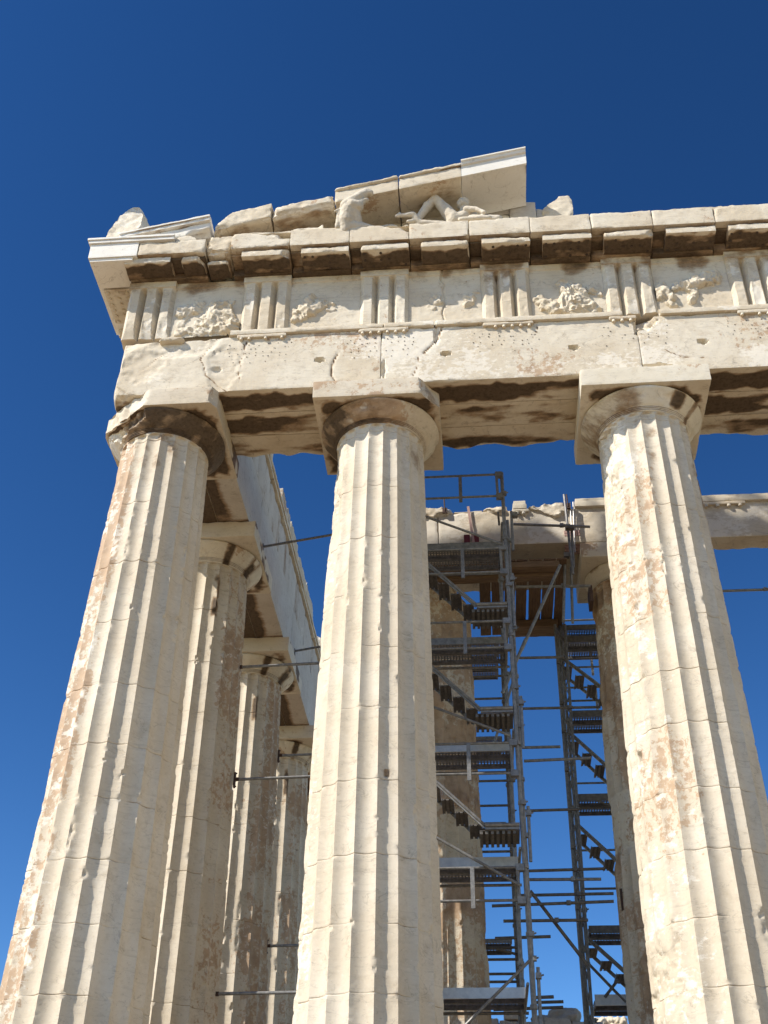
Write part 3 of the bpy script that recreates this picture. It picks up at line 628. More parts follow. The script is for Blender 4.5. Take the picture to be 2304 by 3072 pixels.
# metopes with the worn relief as height fields
REL = {  # capsules in metope units: u 0..1 across, w 0..1 up ; (u1,w1,r1,u2,w2,r2,h)
 0: [(.17, .47, .10, .33, .50, .10, .15), (.33, .50, .08, .42, .60, .04, .10), (.18, .42, .05, .10, .50, .03, .07), (.25, .38, .05, .14, .22, .03, .05), (.62, .55, .10, .72, .50, .12, .16), (.66, .45, .13, .78, .30, .12, .17), (.70, .22, .15, .88, .14, .12, .20), (.55, .40, .05, .40, .22, .04, .07), (.50, .20, .05, .62, .24, .07, .10), (.33, .10, .06, .55, .06, .05, .10), (.15, .09, .06, .28, .12, .05, .09), (.62, .62, .05, .85, .60, .04, .07)],
 1: [(.05, .20, .05, .28, .35, .08, .11), (.28, .35, .09, .45, .45, .07, .15), (.22, .42, .09, .30, .55, .06, .15), (.42, .52, .04, .60, .52, .03, .09), (.10, .35, .05, .20, .22, .06, .10), (.55, .38, .03, .62, .40, .02, .06)],
 2: [(.36, .50, .05, .42, .42, .05, .08), (.86, .46, .06, .80, .34, .06, .10), (.80, .50, .05, .93, .52, .03, .07), (.30, .36, .03, .34, .32, .03, .04)],
 3: [(.10, .40, .07, .20, .28, .08, .11), (.20, .24, .07, .33, .15, .08, .13), (.30, .20, .07, .55, .12, .09, .15), (.50, .30, .13, .60, .18, .14, .20), (.50, .50, .08, .62, .45, .10, .18), (.60, .34, .12, .75, .18, .10, .18), (.80, .50, .05, .92, .40, .05, .10), (.45, .60, .06, .52, .57, .05, .12), (.72, .12, .08, .85, .08, .06, .12)],
 4: [(.06, .36, .09, .16, .28, .10, .15), (.15, .20, .06, .22, .12, .05, .11), (.30, .45, .06, .48, .48, .08, .14), (.48, .48, .09, .78, .62, .11, .17), (.78, .62, .08, .88, .55, .06, .14), (.50, .42, .05, .44, .20, .04, .11), (.03, .46, .05, .12, .50, .05, .10)],
 5: [(.2, .4, .1, .5, .5, .1, .15), (.5, .3, .1, .8, .4, .1, .15)],
}
for k in range(6):
    x0, x1 = TRI[k] + 0.4235, TRI[k + 1] - 0.4235; z0, z1 = 11.78, ZF; W_ = x1 - x0; H_ = z1 - z0
    xg = np.linspace(x0, x1, 82); zg = np.linspace(z0, z1, 84); X, Z = np.meshgrid(xg, zg, indexing='ij')
    P = np.stack([X, 0 * X, Z], -1).reshape(-1, 3); U = (X - x0) / W_; Wd = (Z - z0) / H_
    wob = 0.05 * fbm(P, 6, 4, 200 + k).reshape(X.shape); wob2 = 0.05 * fbm(P, 6, 4, 240 + k).reshape(X.shape)
    h = np.zeros_like(X)
    for (u1, w1, r1, u2, w2, r2, hh) in REL[k]:
        d, t = seg_d((U + wob) * 1.22, (Wd + wob2) * 1.33, (u1 * 1.22, w1 * 1.33), (u2 * 1.22, w2 * 1.33)); r = (r1 + (r2 - r1) * t) * 1.5
        q = np.clip(1 - (d / r) ** 2, 0, 1) ** 0.22 * hh * 0.78
        h = np.maximum(h, q)
    Sx = np.zeros((X.size, 3)); hf = h.reshape(-1)
    rock = fbm(P, 12, 3, 210 + k); fac = np.abs(fbm(P, 6, 2, 230 + k))
    fold = np.abs(np.sin((P[:, 0] * 0.8 + P[:, 2]) * 26 + 5 * fbm(P, 3, 2, 260 + k)))
    stepd = np.round(fbm(P, 7, 2, 270 + k) * 3) / 3
    hf2 = hf * (0.92 - 0.32 * fac + 0.16 * stepd) - np.clip(hf, 0, 0.06) * 0.35 * fold + np.clip(hf, 0, 0.06) * (rock * 0.3)
    bandz = np.where(P[:, 2] > 12.99, 0.02, 0)
    Y = -0.825 - hf2 - bandz + 0.003 * rock + 0.01 * np.clip(fbm(P, 2, 2, 220 + k) - 0.3, 0, 1)
    if k == 2: Y += 0.03 * np.exp(-((P[:, 0] - (x0 + 0.62 + 0.05 * fbm(P, 3, 2, 5))) / 0.012) ** 2)
    Sx[:, 1] = 0.12 + 0.2 * fbm(P, 1.5, 3, 215 + k) - hf * 2; Sx[:, 2] = 0.1 + hf * 1.5
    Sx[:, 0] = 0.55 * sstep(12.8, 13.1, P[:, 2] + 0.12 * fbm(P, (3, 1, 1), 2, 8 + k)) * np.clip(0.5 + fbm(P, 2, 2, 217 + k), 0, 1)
    A = Acc(); A.add(np.stack([P[:, 0], Y, P[:, 2]], 1), grid_faces(81, 83), Sx)
    child(A, 'metope', MB, ['carved panel with battered figures nearest the corner', 'carved panel with one slanting worn figure', 'almost bare cracked panel over the middle gap', 'carved panel with a worn figure group', 'carved panel with a long slanting worn figure', None][k])

# cornice (geison) blocks with mutules
YC = -1.40
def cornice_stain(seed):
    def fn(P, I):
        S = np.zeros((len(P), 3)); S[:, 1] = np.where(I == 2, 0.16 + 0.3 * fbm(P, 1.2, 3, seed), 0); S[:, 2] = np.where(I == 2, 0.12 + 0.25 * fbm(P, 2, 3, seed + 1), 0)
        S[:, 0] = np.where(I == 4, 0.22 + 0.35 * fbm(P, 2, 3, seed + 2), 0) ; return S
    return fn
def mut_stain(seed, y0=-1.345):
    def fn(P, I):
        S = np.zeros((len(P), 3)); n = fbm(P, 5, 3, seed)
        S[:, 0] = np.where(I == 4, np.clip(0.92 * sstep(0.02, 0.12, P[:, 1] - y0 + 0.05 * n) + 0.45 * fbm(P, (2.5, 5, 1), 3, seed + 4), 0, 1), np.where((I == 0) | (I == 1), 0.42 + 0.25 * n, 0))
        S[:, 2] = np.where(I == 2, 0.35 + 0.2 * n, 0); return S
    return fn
def front_cornice():
    js = [0.60, 1.04, 2.09, 3.14, 4.185, 5.23, 6.28, 7.325, 8.375, 9.42, 10.47, 11.52, 12.57]
    for k in range(len(js) - 1):
        x0, x1 = js[k] + 0.003, js[k + 1] - 0.003
        A = Acc(); sd = 300 + k * 5
        if k == 0:   # narrow broken block
            block(A, (x0, -1.36, 13.28), (x1, 0.2, 13.72), 0.035, cornice_stain(sd), seed=sd, chip=0.10, thr=-0.1, rough=0.012, cuts=[((-1, -0.4, 0.4), (x0, -1.25, 13.7), 0.04)])
            block(A, (x0 + 0.01, -1.24, 13.13), (x1 - 0.03, -0.86, 13.275), 0.03, mut_stain(sd + 1), seed=sd + 1, chip=0.06, thr=0)
        else:
            w = 0.845; xc = (TRI[0] + 2.0725 * 0); 
            chip = [0, .05, .022, .02, .03, .02, .022, .03, .02, .03, .02, .02][k]
            block(A, (x0, YC, 13.335), (x1, 0.1, 13.735), (0.03, 0.06, 0.03), cornice_stain(sd), seed=sd, chip=chip, thr=0.15, rough=0.004, e0=0.006,
                  cuts=[((0.3, -1, 0.8), ((x0 + x1) / 2, -1.36, 13.73), 0.05)] if k in (1, 3) else ())
            # bed moulding between soffit and frieze
            block(A, (x0, -1.26, 13.285), (x1, -0.80, 13.345), (0.08, 0.05, 0.03), lambda P, I: np.stack([0.6 + 0.3 * fbm(P, 3, 2, sd + 9), 0 * P[:, 0], 0 * P[:, 0]], 1), seed=sd + 2, chip=0.01)
            block(A, (x0, -0.96, ZF + 0.002), (x1, -0.75, 13.29), (0.05, 0.05, 0.03), lambda P, I: np.stack([0.62 + 0.3 * fbm(P, 2, 2, sd), 0.3 + 0 * P[:, 0], 0 * P[:, 0]], 1), seed=sd + 3, chip=0.02)
            if k >= 2 or k == 1:   # upper rough course lying on the cornice
                if k not in (7, 8): block(A, (x0 + 0.0, -1.345, 13.739), (x1, -0.2, 13.80 + 0.012 * (k % 3)), (0.04, 0.08, 0.03), lambda P, I: np.stack([0 * P[:, 0], 0 * P[:, 0], 0.2 + 0 * P[:, 0]], 1), seed=sd + 4, chip=0.06, thr=-0.1, rough=0.012,
                      cuts=[((0.0, -1, 1.2), ((x0 + x1) / 2, -1.33, 13.80), 0.05, 3)])
        blk = child(A, 'cornice_block', MB)
        if k >= 1:
            M = Acc(); mx0 = x0 + 0.20; 
            def mxf(W): W = W.copy(); W[:, 2] += -(W[:, 1] + 1.345) * 0.06; return W
            cuts = [((0.7, -0.7, -0.5), (mx0 + 0.78, -1.30, 13.2), 0.05)] if k in (1, 7) else []
            block(M, (mx0, -1.358, 13.162), (x1 - 0.004, -0.93, 13.292), 0.026, mut_stain(sd + 6), xf=mxf, seed=sd + 6, chip=0.035, thr=0.05, e0=0.005, cuts=cuts, fresh=0.3)
            for gy in (-1.27, -1.13, -1.0):       # drilled sockets of the pegs, shallow discs in the painted shade colour
                for q in range(6):
                    if rng.random() < (0.75 if k < 6 else 0.45): continue
                    gx = mx0 + 0.845 * (q + 0.5) / 6 - 0.01; t = np.arange(8) * math.pi / 4; r = 0.024; gz = 13.162 - (gy + 1.345) * 0.06
                    lowr = np.stack([gx + r * np.cos(t), gy + r * np.sin(t), np.full(8, gz - 0.012)], 1); upr = lowr.copy(); upr[:, 2] += 0.02
                    M.add(np.concatenate([lowr, upr, [[gx, gy, gz - 0.012]]]), np.array([[i, (i + 1) % 8, 16, 16] for i in range(8)] + [[i, i + 8, (i + 1) % 8 + 8, (i + 1) % 8] for i in range(8)]), None, 1, True)
            mo = M.build('mutule', [MB, MBK]); mo.parent = blk
front_cornice()
# white corner cornice
A = Acc()
def corner_st(P, I):
    S = np.zeros((len(P), 3)); old = sstep(-0.05, 0.0, P[:, 0] + 0.35 * (P[:, 2] - 13.5) + 0.1 - 0.5)
    S[:, 1] = 0 * old; return S
block(A, (-1.50, -1.42, 13.27), (-0.625, 0.5, 13.62), (0.04, 0.06, 0.03), zeros, seed=400, chip=0.004, thr=0.4, e0=0.004, rough=0.001)
block(A, (-1.535, -1.455, 13.62), (0.02, 0.4, 13.685), (0.04, 0.06, 0.03), zeros, seed=401, chip=0.006, thr=0.3, e0=0.004, rough=0.001)
block(A, (-1.56, -1.48, 13.685), (0.02, 0.4, 13.735), (0.04, 0.06, 0.03), zeros, seed=402, chip=0.01, thr=0.2, e0=0.006, rough=0.001)
block(A, (-1.47, -1.39, 13.20), (-0.70, -0.75, 13.27), (0.06, 0.06, 0.03), zeros, seed=403, chip=0.004, e0=0.004, rough=0.001)
cc = child(A, 'cornice_block', MW, 'new white marble corner block of the overhang')
A = Acc()
block(A, (-0.622, -1.41, 13.29), (0.58, 0.4, 13.618), 0.03, cornice_stain(410), seed=411, chip=0.05, thr=0.15, rough=0.006)
block(A, (0.03, -1.39, 13.60), (0.58, 0.4, 13.76), 0.03, cornice_stain(412), seed=413, chip=0.06, thr=0.0, cuts=[((0.75, -0.2, 0.6), (0.30, -1.39, 13.72), 0.04), ((-0.6, -0.2, 0.8), (0.05, -1.39, 13.7), 0.03)])
block(A, (-0.60, -1.30, 13.235), (0.58, -0.80, 13.31), (0.08, 0.05, 0.03), lambda P, I: np.stack([0.8 + 0 * P[:, 0], 0 * P[:, 0], 0 * P[:, 0]], 1), seed=414, chip=0.01)
block(A, (-0.84, -0.97, ZF + 0.002), (0.58, -0.70, 13.24), 0.05, lambda P, I: np.stack([0.6 + 0 * P[:, 0], 0.3 + 0 * P[:, 0], 0 * P[:, 0]], 1), seed=415, chip=0.02)
block(A, (-0.84, -0.90, ZF + 0.004), (-0.60, 1.0, 13.20), 0.05, zeros, seed=416, chip=0.02)
cb = child(A, 'cornice_block', MB, 'older cream block joined to the white corner piece')
M = Acc(); block(M, (-0.86, -1.34, 13.15), (-0.02, -0.93, 13.285), 0.026, mut_stain(420), seed=420, chip=0.03, thr=0.1)
mo = M.build('mutule', MB); mo.parent = cb
M = Acc(); block(M, (0.16, -1.34, 13.15), (0.575, -0.93, 13.285), 0.026, mut_stain(421), seed=421, chip=0.05, thr=0.0, cuts=[((1, -0.5, -0.4), (0.50, -1.2, 13.2), 0.04)])
mo = M.build('mutule', MB); mo.parent = cb
# ------------------------------------------------------------------ left row entablature
fl = thing('entablature', 'long grey inner beam course receding along the left row above the side columns', 'stone entablature', (0, 4, ZA))
def fchild(acc, name, mat, label=None): return child(acc, name, mat, label, fl)
ys = [0.89, 3.755, 8.07, 12.37, 16.67, 19.5]
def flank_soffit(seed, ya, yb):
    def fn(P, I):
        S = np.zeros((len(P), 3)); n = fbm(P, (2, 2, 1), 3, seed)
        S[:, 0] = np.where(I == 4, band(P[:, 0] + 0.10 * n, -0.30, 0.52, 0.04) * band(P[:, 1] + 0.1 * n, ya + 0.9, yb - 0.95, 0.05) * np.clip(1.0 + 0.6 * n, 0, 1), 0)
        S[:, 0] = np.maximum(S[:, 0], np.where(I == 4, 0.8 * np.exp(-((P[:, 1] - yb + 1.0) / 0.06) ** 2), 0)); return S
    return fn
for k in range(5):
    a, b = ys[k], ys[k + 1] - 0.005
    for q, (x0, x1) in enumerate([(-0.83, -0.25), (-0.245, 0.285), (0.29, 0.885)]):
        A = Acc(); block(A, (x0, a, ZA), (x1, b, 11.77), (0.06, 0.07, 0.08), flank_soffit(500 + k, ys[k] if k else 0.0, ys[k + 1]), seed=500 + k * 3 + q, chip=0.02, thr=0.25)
        fchild(A, 'architrave_block', [MG if q == 2 else MB])
y = 0.5; k = 0
hh = [13.66, 13.5, 13.55, 13.30, 13.62, 13.66, 13.6, 13.68, 13.2, 13.72, 13.6, 13.45, 13.7, 13.5]
while y < 19:
    y1 = min(y + 1.34, 19.5)
    A = Acc(); block(A, (0.30, max(y, 0.9), 11.775), (0.87, y1 - 0.014, 12.80), 0.12, lambda P, I: np.stack([0.35 * np.clip(fbm(P, (1, 3, 0.5), 4, 8), 0, 1), 0 * P[:, 0], 0.1 + 0.3 * fbm(P, (1, 2, 0.6), 3, 9)], 1), seed=540 + k, chip=0.05, thr=0.2, e0=0.02); fchild(A, 'frieze_block', MG)
    A = Acc(); block(A, (0.2, max(y, 0.9), 12.803), (0.925, y1 - 0.006, 12.90), 0.05, zeros, seed=560 + k, chip=0.02, thr=0.2)
    block(A, (0.2, max(y, 0.9), 12.903), (0.95, y1 - 0.006, 12.985), 0.05, zeros, seed=561 + k, chip=0.02, thr=0.2)
    block(A, (0.15, max(y, 0.9), 12.99), (0.86, y1 - 0.006, hh[k % 14]), (0.1, 0.06, 0.06), lambda P, I: np.stack([0.2 * np.clip(fbm(P, 2, 2, 8), 0, 1), 0.25 + 0.3 * fbm(P, 1, 2, 4), 0.25 + 0 * P[:, 0]], 1), seed=562 + k, chip=0.09, thr=0.0, rough=0.012)
    fchild(A, 'backing_block', MB)
    y = y1; k += 1
A = Acc(); block(A, (-0.82, 0.85, 11.775), (0.28, 19.5, ZF), 0.3, zeros, seed=580, chip=0.01); fchild(A, 'outer_frieze', MB)
# outer overhang of the left row with pegs on its slabs
y = 0.52; k = 0
while y < 18.5:
    A = Acc(); block(A, (-1.48, y, 13.28), (-0.3, y + 1.04, 13.68), (0.06, 0.05, 0.05), zeros, seed=600 + k, chip=0.04, thr=0.1)
    block(A, (-1.0, y, ZF + 0.003), (-0.6, y + 1.04, 13.25), 0.08, zeros, seed=601 + k, chip=0.02)
    cbk = fchild(A, 'cornice_block', MB)
    y += 1.046; k += 1
y = -0.72; k = 0
while y < 12:
    M = Acc(); x1 = -0.90
    block(M, (-1.40, y, 13.185), (x1, y + 0.845, 13.275), 0.05, lambda P, I: np.stack([0.3 * np.clip(fbm(P, 3, 2, 3) + 0.3, 0, 1), 0.25 + 0 * P[:, 0], 0 * P[:, 0]], 1), seed=640 + k, chip=0.02, thr=0.2)
    mo = fchild(M, 'mutule', MB, None)
    if k < 5:
        for gx in (-1.32, -1.15, -0.98):
            for q in range(6):
                gy = y + 0.845 * (q + 0.5) / 6
                G = Acc(); tube(G, (gx, gy, 13.19), (gx, gy, 13.145), 0.027, 8, 0.032); g = G.build('gutta', MB); g.parent = mo
    y += 1.046; k += 1

# ------------------------------------------------------------------ pediment
def rk(x): return 14.96 + 0.225 * (x - 5.17)
ped = thing('pediment', 'broken sloping gable edge above the corner, ending in a clean white block', 'gable', (2, -0.5, 13.8))
def pchild(acc, name, mat, label=None): return child(acc, name, mat, label, ped)
def rake(x0, x1, seed, parts, mat, label=None, **kw):
    A = Acc()
    for (y0, y1, a, b, res, k_) in parts:
        kk = dict(kw); kk.update(k_)
        def xf(W): W = W.copy(); W[:, 2] += 0.225 * (W[:, 0] - x0); return W
        z = rk(x0)
        block(A, (x0, y0, z + a), (x1, y1, z + b), res, kk.pop('stain', cornice_stain(seed)), xf=xf, seed=seed, **kk); seed += 1
    return pchild(A, 'raking_cornice_block', mat, label)
SOF = dict(chip=0.03)
# corner piece
rake(-1.02, 0.60, 700, [(-1.36, 0.2, -0.06 , 0.20, (0.03, .05, .03), dict(cuts=[((0.25, -0.8, -1), (0.3, -1.32, rk(-1.02) - 0.02), 0.05, 3)])), (-1.42, 0.2, 0.20, 0.27, (0.03, .05, .03), dict(chip=0.01)), (-1.45, 0.2, 0.27, 0.315, (0.03, .05, .03), dict(chip=0.01))], MW, 'white and cream sloping block at the low end', chip=0.02, thr=0.2)
# worn blocks
rake(0.645, 1.685, 710, [(-1.34, 0.2, -0.02, 0.43, 0.03, dict(cuts=[((-0.75, -0.3, 0.75), (0.80, -1.3, rk(.645) + 0.22), 0.04), ((0, -1, 1.3), (1.1, -1.28, rk(.645) + 0.42), 0.04), ((0.1, -0.8, -1), (1.2, -1.33, rk(.645) + 0.0), 0.03, 3)]))], MB, 'worn sloping block with broken upper edge', chip=0.06, thr=0.0, rough=0.01)
rake(1.70, 2.825, 720, [(-1.36, 0.2, -0.02, 0.40, 0.03, dict(cuts=[((0, -1, 0.75), (2.2, -1.22, rk(1.7) + 0.38), 0.05, 3), ((0.0, -1.0, -0.9), (2.2, -1.33, rk(1.7) + 0.05), 0.03, 2.5), ((0.7, -0.4, 0.6), (2.78, -1.25, rk(1.7) + 0.34), 0.03)]))], MB, 'worn sloping block undercut below', chip=0.07, thr=-0.05, rough=0.012)
for k, (x0, x1, sd) in enumerate([(2.845, 3.985, 730), (4.0, 5.135, 740)]):
    rake(x0, x1, sd, [(-1.40, 0.2, 0.0, 0.275, (0.03, .04, .03), dict(chip=0.02, thr=0.25, stain=lambda P, I: np.stack([np.where(I == 4, 0.08 + 0.3 * fbm(P, 2, 3, 77), 0), np.where(I == 4, 0.25 + 0.3 * fbm(P, 1.5, 2, 78), 0.1), 0 * P[:, 0]], 1))), (-1.44, 0.2, 0.279, 0.36, (0.03, .04, .025), dict(chip=0.05, thr=-0.1, rough=0.008)), (-0.62, 0.2, -0.22, 0.0, 0.05, dict())], MB, ['sloping block behind the horse head', 'sloping block above the reclining figure'][k])
# new white block with curved soffit
A = Acc(); x0, x1 = 5.138, 6.325
prof = [(-1.40, 0.0), (-1.40, 0.275), (-1.435, 0.285), (-1.45, 0.34), (-1.475, 0.355), (-1.475, 0.385), (0.1, 0.385), (0.1, -0.05)]
for q in np.linspace(0, 1, 8): prof.append((-0.42 - 0.10 * q, -0.11 + 0.045 * math.sin(q * math.pi)))
prof += [(-0.55, -0.055), (-0.60, -0.015), (-0.66, 0.012), (-1.0, 0.03), (-1.34, 0.035), (-1.36, 0.0)]
pr = np.array(prof); n = len(pr)
for xx in (x0, x1): pass
V = np.concatenate([np.stack([np.full(n, xx), pr[:, 0], pr[:, 1] + rk(xx)], 1) for xx in (x0, x1)])
F = np.array([[i, (i + 1) % n, (i + 1) % n + n, i + n] for i in range(n)])
A.add(V, F, None, 0, False)
for s_, off in ((0, 0), (1, n)):
    c = V[off:off + n].mean(0)
    idx = [[off + i, off + (i + 1) % n] for i in range(n)]
    tri = [[a, b, 2 * n, 2 * n] if s_ else [b, a, 2 * n, 2 * n] for a, b in idx]
    # fan from a point inside the lower back part
    cen = np.array([(x0, x1)[s_], -0.5, rk((x0, x1)[s_]) + 0.12])
    A.add(np.concatenate([V, [cen]]), np.array(tri), None, 0, False)
pchild(A, 'raking_cornice_block', MW, 'clean white new block with a sharp cut end')
# gable wall behind
A = Acc()
for a, b in ((0.6, 1.9), (1.91, 3.4), (3.41, 4.9), (4.91, 6.0)):
    block(A, (a, -0.50, 13.74), (b, -0.1, rk(a) + 0.0), 0.06, lambda P, I: np.stack([0.25 * np.clip(fbm(P, 2, 3, 6), 0, 1), 0.28 + 0.35 * fbm(P, 1.5, 3, 7), 0 * P[:, 0]], 1), seed=int(a * 10) + 750, chip=0.02)
pchild(A, 'gable_wall', MB)
A = Acc(); block(A, (6.01, -0.50, 13.74), (6.50, -0.1, 15.28), 0.05, zeros, seed=760, chip=0.02, cuts=[((0.1, 0, 1), (6.3, -0.5, 15.24), 0.01)]); pchild(A, 'gable_wall', MG, 'grey upright slab at the cut end')
A = Acc(); block(A, (6.51, -0.42, 13.74), (6.80, 0.0, 15.12), 0.05, zeros, seed=761, chip=0.03, cuts=[((0.5, -0.2, 1), (6.7, -0.4, 15.06), 0.02)]); pchild(A, 'gable_wall', MG, 'lower grey slab')
def stone(name, lab, cat, lo, hi, cuts, mat, seed, res=0.03, **k):
    A = Acc(); kk = dict(chip=0.07, thr=0.0, rough=0.012); kk.update(k)
    block(A, lo, hi, res, lambda P, I: np.stack([0 * P[:, 0], 0 * P[:, 0], 0.2 + 0.2 * fbm(P, 2, 2, seed)], 1), seed=seed, cuts=cuts, **kk)
    o = A.build(name, mat, None, None, origin=((lo[0] + hi[0]) / 2, (lo[1] + hi[1]) / 2, lo[2])); tag(o, lab, cat); return o
stone('stone_block', 'pale pointed stone standing alone right of the white gable block', 'stone', (6.62, -0.45, 13.95), (7.19, 0.0, 15.47), [((-0.75, -0.2, 0.7), (6.74, -0.4, 15.20), 0.03), ((-0.15, -0.2, 1), (7.0, -0.4, 15.43), 0.02), ((1, 0, 0.25), (7.17, -0.3, 15.3), 0.02)], MB, 770)
stone('stone_block', 'rough broken stone stump on top of the white left corner', 'stone', (-1.34, -1.25, 13.74), (-0.76, -0.6, 14.95), [((-0.75, -0.3, 0.6), (-1.12, -1.15, 14.78), 0.04), ((-1, -0.2, 0.35), (-1.27, -1.2, 14.35), 0.03), ((0.05, -0.5, 1), (-0.95, -1.2, 14.90), 0.03), ((0.9, -0.2, 0.5), (-0.83, -1.1, 14.86), 0.02), ((0, -1, 0.15), (-1.0, -1.19, 14.5), 0.03)], MB, 780)

# sculptures: tapered capsules fused by a voxel remesh
def fuse(name, caps, voxel, mat, parent=None, smooth=4, rough=0.006, nf=9, seed=0, stain=None):
    A = Acc()
    for (a, b, r1, r2) in caps:
        a = np.array(a, float); b = np.array(b, float); d = b - a; L = max(np.linalg.norm(d), 1e-4); d = d / L
        h = np.array([0, 0, 1.0]) if abs(d[2]) < 0.9 else np.array([1.0, 0, 0]); u = np.cross(d, h); u /= np.linalg.norm(u); v = np.cross(d, u)
        rings = [(-r1 * math.cos(q), r1 * math.sin(q)) for q in np.linspace(0.25, math.pi / 2, 4)] + [(L + r2 * math.sin(q), r2 * math.cos(q)) for q in np.linspace(0, math.pi / 2 - 0.25, 4)]
        nn = 14; t = np.arange(nn) * 2 * math.pi / nn; V = []
        for (s, r) in rings: V.append(a + d * s + np.outer(np.cos(t) * r, u) + np.outer(np.sin(t) * r, v))
        V = np.concatenate(V + [[a - d * r1], [b + d * r2]]); m = len(rings)
        F = []
        for k in range(m - 1):
            for i in range(nn): F.append([k * nn + i, k * nn + (i + 1) % nn, (k + 1) * nn + (i + 1) % nn, (k + 1) * nn + i])
        for i in range(nn): F.append([(i + 1) % nn, i, m * nn, m * nn]); F.append([(m - 1) * nn + i, (m - 1) * nn + (i + 1) % nn, m * nn + 1, m * nn + 1])
        A.add(V, np.array(F))
    tmp = A.build('tmp', mat)
    md = tmp.modifiers.new('r', 'REMESH'); md.mode = 'VOXEL'; md.voxel_size = voxel
    ms = tmp.modifiers.new('s', 'SMOOTH'); ms.iterations = smooth; ms.factor = 0.5
    dg = bpy.context.evaluated_depsgraph_get(); me = bpy.data.meshes.new_from_object(tmp.evaluated_get(dg))
    bpy.data.objects.remove(tmp)
    co = np.zeros(len(me.vertices) * 3, np.float32); me.vertices.foreach_get('co', co); P = co.reshape(-1, 3).astype(float)
    no = np.zeros(len(me.vertices) * 3, np.float32); me.vertices.foreach_get('normal', no); N = no.reshape(-1, 3)
    P = P + N * (fbm(P, nf, 3, seed) * rough)[:, None]
    me.vertices.foreach_set('co', P.astype(np.float32).ravel())
    for p in me.polygons: p.use_smooth = True
    if 'stain' in me.attributes: me.attributes.remove(me.attributes['stain'])
    at = me.attributes.new('stain', 'FLOAT_COLOR', 'POINT')
    S = np.zeros((len(P), 4)); S[:, 3] = 1
    if stain is not None: S[:, :3] = stain(P)
    at.data.foreach_set('color', S.astype(np.float32).ravel())
    me.name = name; me.materials.clear(); me.materials.append(mat)
    o = bpy.data.objects.new(name, me); link(o, parent); return o
horse = thing('horse_head_sculpture', 'grey stone horse head leaning over the cornice edge with open mouth', 'sculpture', (3.1, -1.3, 13.8))
def hx(x, y, z): return (x - 3.1, y + 1.3, z - 13.8)
H = -1.48
caps = [(hx(3.07, H, 14.22), hx(3.30, H, 14.43), .115, .10), (hx(3.28, H, 14.42), hx(3.43, H, 14.56), .10, .080), (hx(3.43, H, 14.56), hx(3.49, H, 14.53), .080, .065),      # skull and nose
        (hx(3.18, H, 14.18), hx(3.27, H, 14.18), .14, .115), (hx(3.26, H, 14.20), hx(3.37, H, 14.31), .085, .052), (hx(3.37, H, 14.31), hx(3.44, H, 14.345), .052, .038),            # cheek, lower jaw
        (hx(3.02, H + .02, 14.18), hx(2.93, H + .03, 14.09), .055, .04), (hx(3.20, H, 14.25), hx(3.30, H, 14.36), .09, .05),  # poll, ears
        (hx(3.14, H - .085, 14.30), hx(3.17, H - .085, 14.31), .028, .026), (hx(3.10, H - .07, 14.33), hx(3.20, H - .06, 14.40), .022, .02),                                   # eye, brow
        (hx(3.12, H + .02, 14.14), hx(3.07, H + .10, 13.90), .14, .15), (hx(3.06, H + .10, 13.90), hx(3.06, H + .16, 13.74), .135, .13), (hx(2.95, H + .02, 14.06), hx(2.93, H + .1, 13.78), .045, .06),
        (hx(2.94, H + .0, 14.10), hx(2.88, H - .02, 14.06), .035, .022), (hx(3.22, H + .03, 14.10), hx(3.26, H + .14, 13.92), .09, .10),
        (hx(3.12, H + .14, 13.80), hx(3.38, H + .18, 13.80), .12, .10), (hx(3.38, H + .18, 13.80), hx(3.64, H + .22, 13.77), .10, .045), (hx(3.2, H + .3, 13.86), hx(3.55, H + .4, 13.86), .12, .10)]
fuse('head', caps, 0.013, ML, horse, 2, 0.006, 14, 5)
b_ = fuse('neck_plinth', [(hx(3.4, -1.0, 14.02), hx(3.55, -0.95, 14.04), .15, .13), (hx(3.62, -0.95, 14.02), hx(3.85, -0.9, 14.08), .15, .16), (hx(3.5, -0.8, 13.9), hx(3.85, -0.75, 13.9), .16, .2)], 0.025, MB, horse, 2, 0.02, 6, 6)
man = thing('reclining_figure_sculpture', 'stone nude figure reclining in the gable with one knee raised', 'sculpture', (4.7, -0.95, 13.8))
def mx(x, y, z): return (x - 4.7, y + 0.95, z - 13.8)
